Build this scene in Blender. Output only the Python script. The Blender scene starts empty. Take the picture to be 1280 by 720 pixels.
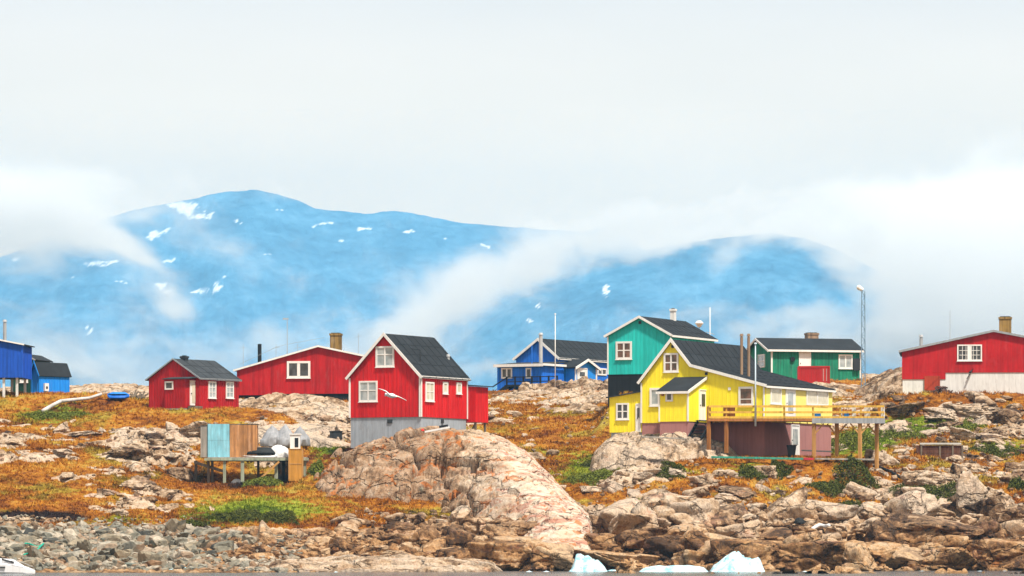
import bpy, bmesh, math, random
import numpy as np
from mathutils import Vector, Matrix

R = math.radians
K = 6000.0      # focal length of the long lens, in pixels of a 1280 wide frame
CZ = 1.78       # height of the lens above the water
HZ = 678.0      # row of the horizon
scene = bpy.context.scene
COL = scene.collection

# ---------------------------------------------------------------- camera
cam_d = bpy.data.cameras.new('camera'); cam = bpy.data.objects.new('camera', cam_d); COL.objects.link(cam)
cam.location = (0, 0, CZ); cam.rotation_euler = (R(90), 0, 0)
cam_d.sensor_width = 36.0; cam_d.lens = 36.0 * K / 1280.0
cam_d.shift_y = (HZ - 360.0) / 1280.0
cam_d.clip_start = 1.0; cam_d.clip_end = 60000.0
scene.camera = cam

# ---------------------------------------------------------------- world, sun, exposure
SUN_EL, SUN_AZ = 61.0, 147.0          # azimuth measured clockwise from +Y (towards the mountains)
world = bpy.data.worlds.new('World'); scene.world = world; world.use_nodes = True
nt = world.node_tree; nt.nodes.clear()
wo = nt.nodes.new('ShaderNodeOutputWorld'); bg = nt.nodes.new('ShaderNodeBackground')
sky = nt.nodes.new('ShaderNodeTexSky'); sky.sky_type = 'NISHITA'; sky.sun_disc = False
sky.sun_elevation = R(SUN_EL); sky.sun_rotation = R(SUN_AZ); sky.altitude = 10; sky.dust_density = 3.0
bg.inputs['Strength'].default_value = 0.1
tc = nt.nodes.new('ShaderNodeTexCoord'); sep = nt.nodes.new('ShaderNodeSeparateXYZ')
nt.links.new(tc.outputs['Generated'], sep.inputs[0])
mp = nt.nodes.new('ShaderNodeMapping'); mp.inputs['Scale'].default_value = (9, 9, 30)
nt.links.new(tc.outputs['Generated'], mp.inputs[0])
nz = nt.nodes.new('ShaderNodeTexNoise'); nz.inputs['Scale'].default_value = 1.0; nz.inputs['Detail'].default_value = 5; nz.inputs['Roughness'].default_value = 0.5
nt.links.new(mp.outputs[0], nz.inputs['Vector'])
# overcast layer: bright low cloud near the horizon, softer grey-white above
rp = nt.nodes.new('ShaderNodeValToRGB'); rp.color_ramp.interpolation = 'EASE'
e = rp.color_ramp.elements
SKY_LOW = (13.7, 9.75, 5.8); SKY_MID = (8.4, 7.2, 6.4); SKY_HI = (4.3, 4.4, 4.6)
e[0].position = 0.0; e[0].color = (*[c / 21.5 for c in SKY_LOW], 1)
e[1].position = 1.0; e[1].color = (*[c / 21.5 for c in SKY_HI], 1)
m = e.new(0.075); m.color = (*[c / 21.5 for c in SKY_LOW], 1)
m = e.new(0.14); m.color = (*[c / 21.5 for c in SKY_MID], 1)
m = e.new(0.45); m.color = (*[c / 21.5 for c in SKY_HI], 1)
nt.links.new(sep.outputs['Z'], rp.inputs[0])
mr = nt.nodes.new('ShaderNodeMapRange'); mr.inputs['From Min'].default_value = 0.3; mr.inputs['From Max'].default_value = 0.7
mr.inputs['To Min'].default_value = 21.5 * 0.95; mr.inputs['To Max'].default_value = 21.5 * 1.05
nt.links.new(nz.outputs[0], mr.inputs[0])
vm = nt.nodes.new('ShaderNodeVectorMath'); vm.operation = 'SCALE'
nt.links.new(rp.outputs[0], vm.inputs[0]); nt.links.new(mr.outputs[0], vm.inputs['Scale'])
mx = nt.nodes.new('ShaderNodeMix'); mx.data_type = 'RGBA'; mx.inputs[0].default_value = 0.92
nt.links.new(sky.outputs[0], mx.inputs[6]); nt.links.new(vm.outputs[0], mx.inputs[7])
nt.links.new(mx.outputs[2], bg.inputs['Color']); nt.links.new(bg.outputs[0], wo.inputs['Surface'])

sun_d = bpy.data.lights.new('sun', 'SUN'); sun = bpy.data.objects.new('sun', sun_d); COL.objects.link(sun)
sun_d.energy = 4.8; sun_d.angle = R(4); sun_d.color = (1.0, 0.92, 0.80)
az, el = R(SUN_AZ), R(SUN_EL)
sdir = Vector((math.sin(az) * math.cos(el), math.cos(az) * math.cos(el), math.sin(el)))
sun.rotation_euler = sdir.to_track_quat('Z', 'Y').to_euler()
sun['kind'] = 'structure'

vs = scene.view_settings; vs.view_transform = 'Standard'; vs.look = 'None'; vs.gamma = 1; vs.exposure = 0.6; vs.use_curve_mapping = False
scene.cycles.max_bounces = 28; scene.cycles.diffuse_bounces = 2; scene.cycles.glossy_bounces = 2
scene.cycles.transparent_max_bounces = 8; scene.cycles.volume_bounces = 28
scene.cycles.volume_max_steps = 64
scene.cycles.use_denoising = True
scene.cycles.use_adaptive_sampling = False

# ---------------------------------------------------------------- helpers: pixels, noise
def at(px, py, Y):
    return Vector(((px - 640.0) * Y / K, Y, CZ + (HZ - py) * Y / K))

def hsh(ix, iy, iz, seed):
    with np.errstate(over='ignore'):
        h = (ix.astype(np.int64) * 374761393 + iy.astype(np.int64) * 668265263 + iz.astype(np.int64) * 2147483647 + seed * 974634777) & 0xFFFFFFFF
        h = ((h ^ (h >> 13)) * 1274126177) & 0xFFFFFFFF
        h = ((h ^ (h >> 16)) * 2246822519) & 0xFFFFFFFF
        h = h ^ (h >> 15)
    return (h & 0xFFFFFF) / float(0x1000000)

def vn2(x, y, s=0):
    ix = np.floor(x); iy = np.floor(y); fx = x - ix; fy = y - iy
    fx = fx * fx * (3 - 2 * fx); fy = fy * fy * (3 - 2 * fy); zz = np.zeros_like(ix)
    a = hsh(ix, iy, zz, s); b = hsh(ix + 1, iy, zz, s); c = hsh(ix, iy + 1, zz, s); d = hsh(ix + 1, iy + 1, zz, s)
    return (a * (1 - fx) + b * fx) * (1 - fy) + (c * (1 - fx) + d * fx) * fy

def fb2(x, y, s=0, o=4, g=0.5):
    t = 0; a = 1.0; n = 0
    for i in range(o):
        t = t + a * (vn2(x * 2 ** i + 17.3 * i, y * 2 ** i - 9.1 * i, s + i) - 0.5); n += a; a *= g
    return t / n * 2      # about -1..1

def vn3(x, y, z, s=0):
    ix = np.floor(x); iy = np.floor(y); iz = np.floor(z); fx = x - ix; fy = y - iy; fz = z - iz
    fx = fx * fx * (3 - 2 * fx); fy = fy * fy * (3 - 2 * fy); fz = fz * fz * (3 - 2 * fz); r = 0
    for i in (0, 1):
        for j in (0, 1):
            for k in (0, 1):
                r = r + hsh(ix + i, iy + j, iz + k, s) * (fx if i else 1 - fx) * (fy if j else 1 - fy) * (fz if k else 1 - fz)
    return r

def fb3(x, y, z, s=0, o=3):
    t = 0; a = 1.0; n = 0
    for i in range(o):
        t = t + a * (vn3(x * 2 ** i + 5.7 * i, y * 2 ** i, z * 2 ** i, s + i) - 0.5); n += a; a *= .5
    return t / n * 2

def wor2(x, y, s=0, jit=0.9):
    ix = np.floor(x); iy = np.floor(y); zz = np.zeros_like(ix)
    f1 = np.full(x.shape, 9.0); f2 = np.full(x.shape, 9.0); rid = np.zeros(x.shape); ox = np.zeros(x.shape); oy = np.zeros(x.shape)
    for i in (-1, 0, 1):
        for j in (-1, 0, 1):
            cx = ix + i; cy = iy + j
            px = cx + 0.5 + jit * (hsh(cx, cy, zz, s) - 0.5); py = cy + 0.5 + jit * (hsh(cx, cy, zz, s + 1) - 0.5)
            dx = x - px; dy = y - py; d = np.sqrt(dx * dx + dy * dy)
            n = d < f1
            f2 = np.where(n, f1, np.minimum(f2, d)); f1 = np.where(n, d, f1)
            rid = np.where(n, hsh(cx, cy, zz, s + 2), rid); ox = np.where(n, dx, ox); oy = np.where(n, dy, oy)
    return f1, f2, rid, ox, oy

def blocks(x, y, s, tilt=0.5, w=0.10):
    """jointed rock: every cell a tilted slab of its own height, with grooves between them"""
    f1, f2, rid, ox, oy = wor2(x, y, s)
    r2 = (rid * 7919.0) % 1.0; r3 = (rid * 104729.0) % 1.0
    e = f2 - f1
    return (rid - 0.5) + tilt * ((r2 - 0.5) * ox + (r3 - 0.5) * oy) * 2 - 0.55 * np.exp(-e / w)

def sm(a, b, x):
    t = np.clip((x - a) / (b - a), 0, 1); return t * t * (3 - 2 * t)

# ---------------------------------------------------------------- helpers: objects
def tag(o, label=None, cat=None, group=None, kind=None):
    if label: o['label'] = label
    if cat: o['category'] = cat
    if group: o['group'] = group
    if kind: o['kind'] = kind
    return o

def link(name, me, mat=None, parent=None):
    o = bpy.data.objects.new(name, me); COL.objects.link(o)
    if mat and not me.materials: me.materials.append(mat)
    if parent: o.parent = parent
    return o

def np_mesh(name, V, F, smooth=True):
    me = bpy.data.meshes.new(name)
    V = np.asarray(V, dtype=np.float32); F = np.asarray(F, dtype=np.int32); k = F.shape[1]
    me.vertices.add(len(V)); me.vertices.foreach_set('co', V.ravel())
    me.loops.add(F.size); me.loops.foreach_set('vertex_index', F.ravel())
    me.polygons.add(len(F)); me.polygons.foreach_set('loop_start', np.arange(0, F.size, k, dtype=np.int32))
    me.polygons.foreach_set('loop_total', np.full(len(F), k, dtype=np.int32))
    me.polygons.foreach_set('use_smooth', np.full(len(F), smooth, dtype=bool))
    me.update(calc_edges=True); me.validate()
    return me

def grid_faces(nr, nc):
    i = np.arange(nr - 1)[:, None] * nc + np.arange(nc - 1)[None, :]
    return np.stack([i, i + 1, i + nc + 1, i + nc], -1).reshape(-1, 4)

def colattr(me, name, rgba):
    a = me.attributes.new(name, 'FLOAT_COLOR', 'POINT'); a.data.foreach_set('color', np.asarray(rgba, dtype=np.float32).ravel())

# ---------------------------------------------------------------- materials
class N:
    """small node-graph writer"""
    def __init__(s, name):
        s.m = bpy.data.materials.new(name); s.m.use_nodes = True; s.t = s.m.node_tree
        s.b = s.t.nodes['Principled BSDF']; s.o = s.t.nodes['Material Output']
    def n(s, t, **k):
        x = s.t.nodes.new(t)
        for a, v in k.items(): setattr(x, a, v)
        return x
    def l(s, a, b): s.t.links.new(a, b)
    def pos(s): return s.n('ShaderNodeNewGeometry').outputs['Position']
    def obj(s): return s.n('ShaderNodeTexCoord').outputs['Object']
    def map(s, v, sc, loc=(0, 0, 0), rot=(0, 0, 0)):
        x = s.n('ShaderNodeMapping'); x.inputs['Scale'].default_value = sc; x.inputs['Location'].default_value = loc; x.inputs['Rotation'].default_value = rot
        s.l(v, x.inputs[0]); return x.outputs[0]
    def noise(s, v, sc, det=4, ro=0.55, dist=0.0):
        x = s.n('ShaderNodeTexNoise'); x.inputs['Scale'].default_value = sc; x.inputs['Detail'].default_value = det; x.inputs['Roughness'].default_value = ro; x.inputs['Distortion'].default_value = dist
        s.l(v, x.inputs['Vector']); return x.outputs[0]
    def ramp(s, f, st, interp='LINEAR'):
        x = s.n('ShaderNodeValToRGB'); x.color_ramp.interpolation = interp; e = x.color_ramp.elements
        while len(e) < len(st): e.new(0.5)
        for i, (p, c) in enumerate(st):
            e[i].position = p; e[i].color = (*(c if isinstance(c, tuple) else (c, c, c)), 1)
        s.l(f, x.inputs[0]); return x.outputs[0]
    def mix(s, f, a, b, mode='MIX'):
        x = s.n('ShaderNodeMix', data_type='RGBA', blend_type=mode)
        for v, i in ((f, 0), (a, 6), (b, 7)):
            if isinstance(v, (int, float)): x.inputs[i].default_value = v
            elif isinstance(v, tuple): x.inputs[i].default_value = (*v, 1)
            else: s.l(v, x.inputs[i])
        return x.outputs[2]
    def math(s, op, a, b=0.0, c=None):
        x = s.n('ShaderNodeMath', operation=op)
        for i, v in enumerate((a, b, c)):
            if v is None: continue
            if isinstance(v, (int, float)): x.inputs[i].default_value = v
            else: s.l(v, x.inputs[i])
        return x.outputs[0]
    def bump(s, h, st=0.5, d=0.05):
        x = s.n('ShaderNodeBump'); x.inputs['Strength'].default_value = st; x.inputs['Distance'].default_value = d
        s.l(h, x.inputs['Height']); s.l(x.outputs[0], s.b.inputs['Normal'])
    def col(s, c):
        if isinstance(c, tuple): s.b.inputs['Base Color'].default_value = (*c, 1)
        else: s.l(c, s.b.inputs['Base Color'])
    def rough(s, r, spec=0.3):
        s.b.inputs['Roughness'].default_value = r; s.b.inputs['Specular IOR Level'].default_value = spec
    def xyz(s, v):
        x = s.n('ShaderNodeSeparateXYZ'); s.l(v, x.inputs[0]); return x.outputs
MATS = {}
def painted(name, c, var=0.18, rough=0.6, spec=0.3, dirt=0.0):
    """painted boards / metal / plain solid: faint streaks and wear of its own"""
    if name in MATS: return MATS[name]
    k = N(name); p = k.pos()
    n1 = k.noise(k.map(p, (6, 6, .7)), 1.0, 4, .6); n2 = k.noise(p, .9, 3)
    f = k.math('ADD', k.math('MULTIPLY', n1, .6), k.math('MULTIPLY', n2, .4))
    var = min(.5, var * 1.35); lo = tuple(v * (1 - var) for v in c); hi = tuple(min(1, v * (1 + var * .8)) for v in c)
    cc = k.ramp(f, [(.3, lo), (.7, hi)])
    bd = k.noise(k.map(p, (3.6, 3.6, .03), (7, 3, 0)), 1.0, 2, .7); cc = k.mix(.8, cc, k.ramp(bd, [(.35, 1 - var * 1.1), (.5, 1.0), (.65, 1 - var * .4)]), 'MULTIPLY')
    if dirt:
        fd = k.ramp(k.noise(k.map(p, (2.2, 2.2, .5), (1, 5, 9)), 1.1, 6, .75), [(.54, 0.0), (.70, dirt * 1.2)]); cc = k.mix(fd, cc, tuple(min(1, v * .7 + .16) for v in c))
        d = k.ramp(k.noise(k.map(p, (3, 3, .8)), 1.7, 6, .7), [(.5, 0.0), (.75, dirt)])
        cc = k.mix(d, cc, (.16, .12, .09))
    k.col(cc); k.rough(rough, spec); k.bump(n1, .25, .01)
    MATS[name] = k.m; return k.m

def rock_nodes(k, p, rnd=None, all_pale=False):
    """bare gneiss: tan, pale and grey patches, joints, dark water stains, orange lichen, brown wet foot"""
    nA = k.noise(p, .33, 5, .6, .4); nB = k.noise(p, 1.7, 6, .68, .3); nC = k.noise(k.map(p, (1.2, 1.2, .35)), 2.2, 5, .72)
    f = k.math('ADD', k.math('MULTIPLY', nA, .5), k.math('MULTIPLY', nB, .5))
    if rnd is not None: f = k.math('ADD', f, k.math('MULTIPLY', k.math('SUBTRACT', rnd, .5), .22))
    pale = k.ramp(f, [(.35, (.075, .045, .03)), (.42, (.26, .16, .09)), (.48, (.52, .37, .24)), (.56, (.66, .52, .39)), (.68, (.38, .30, .23))])
    tan = k.ramp(f, [(.36, (.07, .036, .018)), (.43, (.25, .125, .052)), (.50, (.48, .27, .12)), (.58, (.62, .43, .26)), (.70, (.32, .21, .13))])
    z = k.xyz(p)[2]
    zz = k.math('ADD', z, k.math('MULTIPLY', k.math('SUBTRACT', nA, .5), 3.0))
    hi = k.ramp(k.math('DIVIDE', zz, 10.0), [(.20, 0.0), (.42, 1.0)])
    c = pale if all_pale else k.mix(hi, tan, pale)
    st = k.ramp(nC, [(.54, 0.0), (.66, .6)]); c = k.mix(st, c, (.075, .06, .05))
    li = k.ramp(k.noise(p, .75, 6, .72, .5), [(.61, 0.0), (.66, .5)]); c = k.mix(li, c, (.42, .14, .03))
    pk = k.ramp(k.noise(k.map(p, (.6, .6, 2.5), (9, 4, 1)), .8, 4, .6), [(.58, 0.0), (.72, .4)]); c = k.mix(pk, c, (.50, .27, .20))
    v = k.n('ShaderNodeTexVoronoi', feature='DISTANCE_TO_EDGE'); v.inputs['Scale'].default_value = .42
    w = k.n('ShaderNodeTexNoise'); w.inputs['Scale'].default_value = .9; w.inputs['Detail'].default_value = 4; k.l(p, w.inputs['Vector'])
    vm = k.n('ShaderNodeVectorMath', operation='MULTIPLY_ADD'); k.l(w.outputs['Color'], vm.inputs[0]); vm.inputs[1].default_value = (1.6, 1.6, 1.6); k.l(k.map(p, (.75, .75, 1.5), rot=(0, R(22), R(15))), vm.inputs[2])
    k.l(vm.outputs[0], v.inputs['Vector']); cr = k.ramp(v.outputs[0], [(.0, 1.0), (.045, 0.0)])
    c = k.mix(k.math('MULTIPLY', cr, .3), c, (.05, .038, .03))
    fine = k.noise(p, 8.0, 4, .75)
    c = k.mix(.75, c, k.ramp(fine, [(.36, .5), (.60, 1.0)]), 'MULTIPLY')
    wet = k.ramp(k.math('ADD', z, k.math('MULTIPLY', nB, .5)), [(.1, 1.0), (.45, 0.0)]); c = k.mix(k.math('MULTIPLY', wet, .8), c, (.035, .025, .018))
    h = k.math('ADD', k.math('MULTIPLY', nB, 1.0), k.math('ADD', k.math('MULTIPLY', fine, .35), k.math('MULTIPLY', nC, .5)))
    h = k.math('SUBTRACT', h, k.math('MULTIPLY', cr, .8))
    return c, h

def rock_mat(name='bare_rock', all_pale=False):
    k = N(name); p = k.pos(); oi = k.n('ShaderNodeObjectInfo')
    c, h = rock_nodes(k, p, oi.outputs['Random'], all_pale); k.col(c); k.rough(.85, .2); k.bump(h, 1.0, .22); return k.m

def rubble_mat():
    k = N('rubble_stone'); p = k.pos(); oi = k.n('ShaderNodeObjectInfo')
    v = k.n('ShaderNodeTexVoronoi'); v.inputs['Scale'].default_value = 1.1; k.l(p, v.inputs['Vector'])
    w = k.n('ShaderNodeTexWhiteNoise', noise_dimensions='1D'); k.l(k.math('ADD', oi.outputs['Random'], k.math('MULTIPLY', k.xyz(v.outputs['Color'])[0], .0)), w.inputs['W'])
    f = k.math('ADD', k.math('MULTIPLY', oi.outputs['Random'], .6), k.math('MULTIPLY', k.xyz(v.outputs['Color'])[0], .4))
    c = k.ramp(f, [(.1, (.05, .05, .045)), (.3, (.20, .185, .14)), (.45, (.34, .28, .195)), (.58, (.19, .185, .15)), (.70, (.48, .42, .33)), (.82, (.30, .18, .10)), (.95, (.17, .19, .16))])
    n = k.noise(p, 4, 5, .7); c = k.mix(.75, c, k.ramp(n, [(.35, .35), (.65, 1.0)]), 'MULTIPLY')
    k.col(c); k.rough(.85, .2); k.bump(n, .6, .06); return k.m

def veg_color(k, p, green, dark):
    """autumn tundra: rust, orange, straw and olive in uneven streaks"""
    q = k.map(p, (.55, .7, 1.6)); a = k.noise(q, .32, 5, .62, .7); b = k.noise(q, 2.0, 6, .74, .3); c_ = k.noise(p, 9, 3, .75)
    hue = k.noise(k.map(p, (.5, .45, .5), (31, 7, 2)), .42, 5, .65, .5)
    f = k.math('ADD', k.math('MULTIPLY', a, .45), k.math('MULTIPLY', b, .55))
    c = k.ramp(f, [(.34, (.05, .022, .010)), (.42, (.17, .06, .011)), (.48, (.38, .13, .014)), (.54, (.56, .24, .026)), (.60, (.56, .33, .06)), (.68, (.42, .33, .14))])
    alt = k.ramp(f, [(.34, (.035, .03, .010)), (.43, (.15, .10, .014)), (.50, (.34, .25, .03)), (.58, (.52, .40, .06)), (.68, (.50, .43, .16))])
    red = k.ramp(f, [(.34, (.04, .014, .008)), (.46, (.16, .045, .014)), (.56, (.34, .09, .018)), (.66, (.44, .17, .03))])
    c = k.mix(k.ramp(hue, [(.53, 0.0), (.60, .85)]), c, alt); c = k.mix(k.ramp(hue, [(.35, .8), (.43, 0.0)]), c, red)
    g = k.ramp(k.math('ADD', f, k.math('MULTIPLY', k.math('SUBTRACT', c_, .5), .3)), [(.35, (.022, .035, .008)), (.46, (.09, .14, .012)), (.54, (.24, .31, .02)), (.64, (.42, .40, .05))])
    gf = k.math('ADD', green, k.math('MULTIPLY', k.math('SUBTRACT', b, .5), 2.2))
    c = k.mix(k.ramp(gf, [(.35, 0.0), (.65, 1.0)]), c, g)
    df = k.math('ADD', dark, k.math('MULTIPLY', k.math('SUBTRACT', b, .5), 1.2))
    c = k.mix(k.ramp(df, [(.4, 0.0), (.6, 1.0)]), c, (.032, .017, .014))
    c = k.mix(.5, c, k.ramp(c_, [(.36, .35), (.6, 1.0)]), 'MULTIPLY')
    return c, b, c_

def ground_mat():
    k = N('tundra_and_rock'); p = k.pos(); at_ = k.n('ShaderNodeAttribute', attribute_name='mask')
    s = k.xyz(at_.outputs['Color'])
    rc, rh = rock_nodes(k, p); vc, b, c_ = veg_color(k, p, s[1], s[2])
    edge = k.math('ADD', s[0], k.math('MULTIPLY', k.math('SUBTRACT', k.noise(p, 3.5, 5, .7), .5), .9))
    f = k.ramp(edge, [(.44, 0.0), (.54, 1.0)])
    k.col(k.mix(f, vc, rc)); k.rough(.9, .12)
    vh = k.math('ADD', k.math('MULTIPLY', b, 1.2), c_)
    x = k.n('ShaderNodeMix', data_type='FLOAT'); k.l(f, x.inputs[0]); k.l(vh, x.inputs[2]); k.l(rh, x.inputs[3])
    k.bump(x.outputs[0], 1.0, .20); return k.m
# ---------------------------------------------------------------- ground relief
UC = np.array([-300, 0, 100, 200, 300, 400, 480, 560, 640, 720, 800, 900, 1000, 1100, 1200, 1280, 1580.])
ROWS = [
 (274, [728] * 17),
 (284, [713, 713, 713, 713, 714, 722, 732, 740, 755, 760, 760, 760, 760, 760, 760, 760, 760]),
 (290, [710, 710, 710, 711, 712, 717, 722, 726, 744, 750, 750, 750, 750, 750, 750, 750, 750]),
 (297, [705, 705, 704, 706, 709, 712, 713, 714, 728, 734, 734, 734, 736, 736, 736, 736, 736]),
 (303, [694, 694, 693, 695, 702, 707, 709, 709, 716, 721, 719, 719, 721, 721, 721, 721, 721]),
 (308, [684, 684, 683, 685, 692, 699, 702, 700, 706, 711, 708, 708, 709, 709, 710, 710, 710]),
 (312, [673, 673, 672, 675, 683, 691, 695, 690, 695, 700, 696, 697, 699, 699, 701, 701, 701]),
 (316, [664, 664, 664, 668, 675, 680, 683, 678, 683, 690, 683, 684, 687, 688, 691, 692, 692]),
 (320, [652, 652, 654, 658, 661, 663, 664, 662, 670, 678, 670, 671, 675, 676, 680, 682, 682]),
 (324, [638, 638, 641, 646, 647, 647, 648, 648, 658, 663, 645, 645, 655, 661, 668, 671, 671]),
 (329, [620, 620, 624, 627, 626, 626, 627, 630, 636, 630, 612, 612, 628, 640, 650, 654, 654]),
 (335, [598, 598, 602, 610, 612, 610, 610, 612, 612, 596, 584, 586, 598, 612, 622, 628, 628]),
 (341, [578, 578, 582, 591, 598, 600, 596, 592, 594, 597, 583, 586, 587, 587, 596, 603, 603]),
 (348, [558, 558, 561, 563, 567, 567, 565, 563, 570, 574, 558, 562, 568, 567, 576, 583, 583]),
 (356, [541, 541, 543, 541, 544, 547, 550, 548, 552, 552, 541, 545, 550, 550, 556, 560, 560]),
 (366, [524, 524, 524, 520, 522, 527, 532, 532, 532, 530, 522, 523, 530, 531, 531, 530, 530]),
 (378, [511, 511, 509, 505, 505, 509, 514, 516, 516, 514, 507, 506, 511, 513, 506, 504, 504]),
 (394, [501, 501, 499, 498, 499, 501, 504, 506, 506, 503, 496, 496, 496, 498, 492, 490, 490]),
 (420, [493, 493, 492, 494, 496, 498, 500, 500, 497, 493, 489, 487, 485, 486, 486, 486, 486]),
 (450, [490, 490, 491, 494, 496, 498, 499, 499, 493, 488, 483, 480, 477, 474, 478, 484, 484]),
 (480, [490, 491, 493, 496, 498, 499, 499, 499, 495, 488, 484, 480, 476, 472, 478, 484, 484]),
 (530, [500, 500, 500, 502, 504, 505, 505, 505, 502, 500, 496, 492, 490, 490, 492, 495, 495]),
 (620, [560] * 17), (760, [660] * 17), (900, [686] * 17), (1000, [700] * 17)]
RY = np.array([r[0] for r in ROWS], float); RZ = np.array([r[1] for r in ROWS], float)
_gu = np.arange(-300, 1581, 10.0); _gy = np.arange(274, 1001, 1.0)
def _blur(a, n, ax):
    for _ in range(2):
        p = np.pad(a, [(n, n) if i == ax else (0, 0) for i in (0, 1)], mode='edge'); c = np.cumsum(p, ax)
        c = np.concatenate([np.zeros_like(np.take(c, [0], ax)), c], ax); w = 2 * n + 1
        a = (np.take(c, range(w, c.shape[ax]), ax) - np.take(c, range(0, c.shape[ax] - w), ax)) / w
    return a
_t = np.array([np.interp(_gu, UC, r) for r in RZ])
_t = np.array([np.interp(_gy, RY, _t[:, j]) for j in range(len(_gu))]).T
_t = _blur(_blur(_t, 3, 1), 2, 0)
def base_py(u, Y):
    fu = np.clip((u - _gu[0]) / 10.0, 0, len(_gu) - 1.001); fy = np.clip(Y - _gy[0], 0, len(_gy) - 1.001)
    i = fu.astype(int); j = fy.astype(int); a = fu - i; b = fy - j
    return (_t[j, i] * (1 - a) + _t[j, i + 1] * a) * (1 - b) + (_t[j + 1, i] * (1 - a) + _t[j + 1, i + 1] * a) * b
def to_z(py, Y): return CZ + (HZ - py) * Y / K

def spots(u, p, L):
    t = 0
    for (cu, cp, su, sp, w) in L: t = t + w * np.exp(-((u - cu) / su) ** 2 - ((p - cp) / sp) ** 2)
    return t
PADS = [(180, 305, 363, 374, float(to_z(514, 366)), 7), (292, 480, 382, 396, float(to_z(503.5, 385)), 4), (-60, 95, 375, 396, float(to_z(492.5, 376)), 9),
        (610, 760, 434, 456, float(to_z(490, 436)), 5), (785, 900, 360, 372, float(to_z(492, 360)), 3), (870, 1050, 337, 350, float(to_z(574, 340)), 3),
        (1125, 1345, 369.5, 382, float(to_z(494, 371)), 3.5), (940, 1082, 432, 452, float(to_z(478, 436)), 5), (430, 600, 338, 352, float(to_z(560, 341)), 4), (245, 395, 339.5, 343, float(to_z(607, 341)), 3.5)]
ROCKY = [(560, 648, 70, 14, -.7), (470, 640, 60, 14, -.6), (60, 600, 60, 8, .25), (190, 565, 60, 22, .50), (90, 540, 45, 5, .35), (75, 572, 50, 5, .3), (15, 555, 20, 5, .3), (385, 520, 70, 14, .9), (290, 512, 55, 8, .75), (150, 491, 60, 5, .8),
         (380, 505, 60, 5, .6), (40, 497, 30, 6, .4), (250, 540, 50, 9, .4), (330, 600, 25, 8, -.3), (380, 625, 95, 32, -1.1), (40, 620, 90, 30, -.7), (230, 650, 80, 10, -.3),
         (530, 660, 80, 30, .5), (640, 690, 70, 30, .9), (560, 705, 90, 9, .8), (330, 708, 120, 8, .7),
         (740, 580, 50, 22, -1.0), (660, 520, 60, 14, -.35), (660, 548, 60, 16, -.25), (720, 620, 40, 14, -.4), (790, 600, 60, 10, .4), (800, 670, 120, 38, 1.1), (830, 645, 60, 18, .7),
         (950, 690, 160, 30, 1.1), (1150, 690, 160, 30, 1.2), (1180, 650, 90, 18, .9), (900, 608, 110, 14, -.35), (1010, 640, 90, 10, .2), (1150, 600, 80, 22, -.05), (1240, 640, 60, 40, .4), (850, 632, 50, 6, -.3), (1010, 612, 60, 8, -.3),
         (1200, 515, 70, 12, .8), (1130, 540, 30, 12, .1), (1250, 545, 60, 10, .0), (1130, 550, 60, 8, -.5), (1200, 535, 60, 6, -.4), (960, 570, 60, 8, -.1), (1080, 480, 70, 12, .2), (1115, 466, 25, 8, .9), (700, 490, 55, 14, .3)]
GREENS = [(320, 640, 70, 10, .35), (330, 632, 110, 16, .35), (1060, 560, 60, 16, .5), (60, 520, 60, 16, .70), (740, 585, 50, 16, .85), (700, 565, 60, 8, .35), (690, 600, 30, 10, .3), (815, 625, 28, 7, .9), (320, 640, 75, 14, .45), (150, 652, 40, 9, .5), (410, 560, 30, 20, .75), (405, 525, 20, 8, .5),
          (1130, 532, 50, 12, .95), (1190, 530, 50, 9, .6), (1250, 560, 50, 9, .7), (1090, 550, 30, 12, .8), (845, 590, 35, 8, .75), (930, 585, 25, 8, .6), (250, 655, 60, 12, .35), (690, 512, 30, 8, .4), (1180, 610, 60, 10, .4), (1040, 640, 60, 8, .3),
          (380, 505, 40, 6, .2), (770, 520, 30, 20, -.2), (110, 610, 30, 10, .2), (1000, 555, 90, 12, .45)]
DARKS = [(320, 607, 60, 5, .8), (430, 668, 120, 6, .8), (250, 662, 60, 6, .6), (25, 647, 85, 8, 1.3), (120, 575, 60, 7, .28), (40, 585, 60, 7, .3), (500, 665, 60, 10, .35), (250, 665, 60, 6, .4), (620, 535, 50, 8, .2), (700, 655, 25, 10, .45), (350, 672, 60, 6, .45), (690, 500, 30, 5, .2)]

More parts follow.
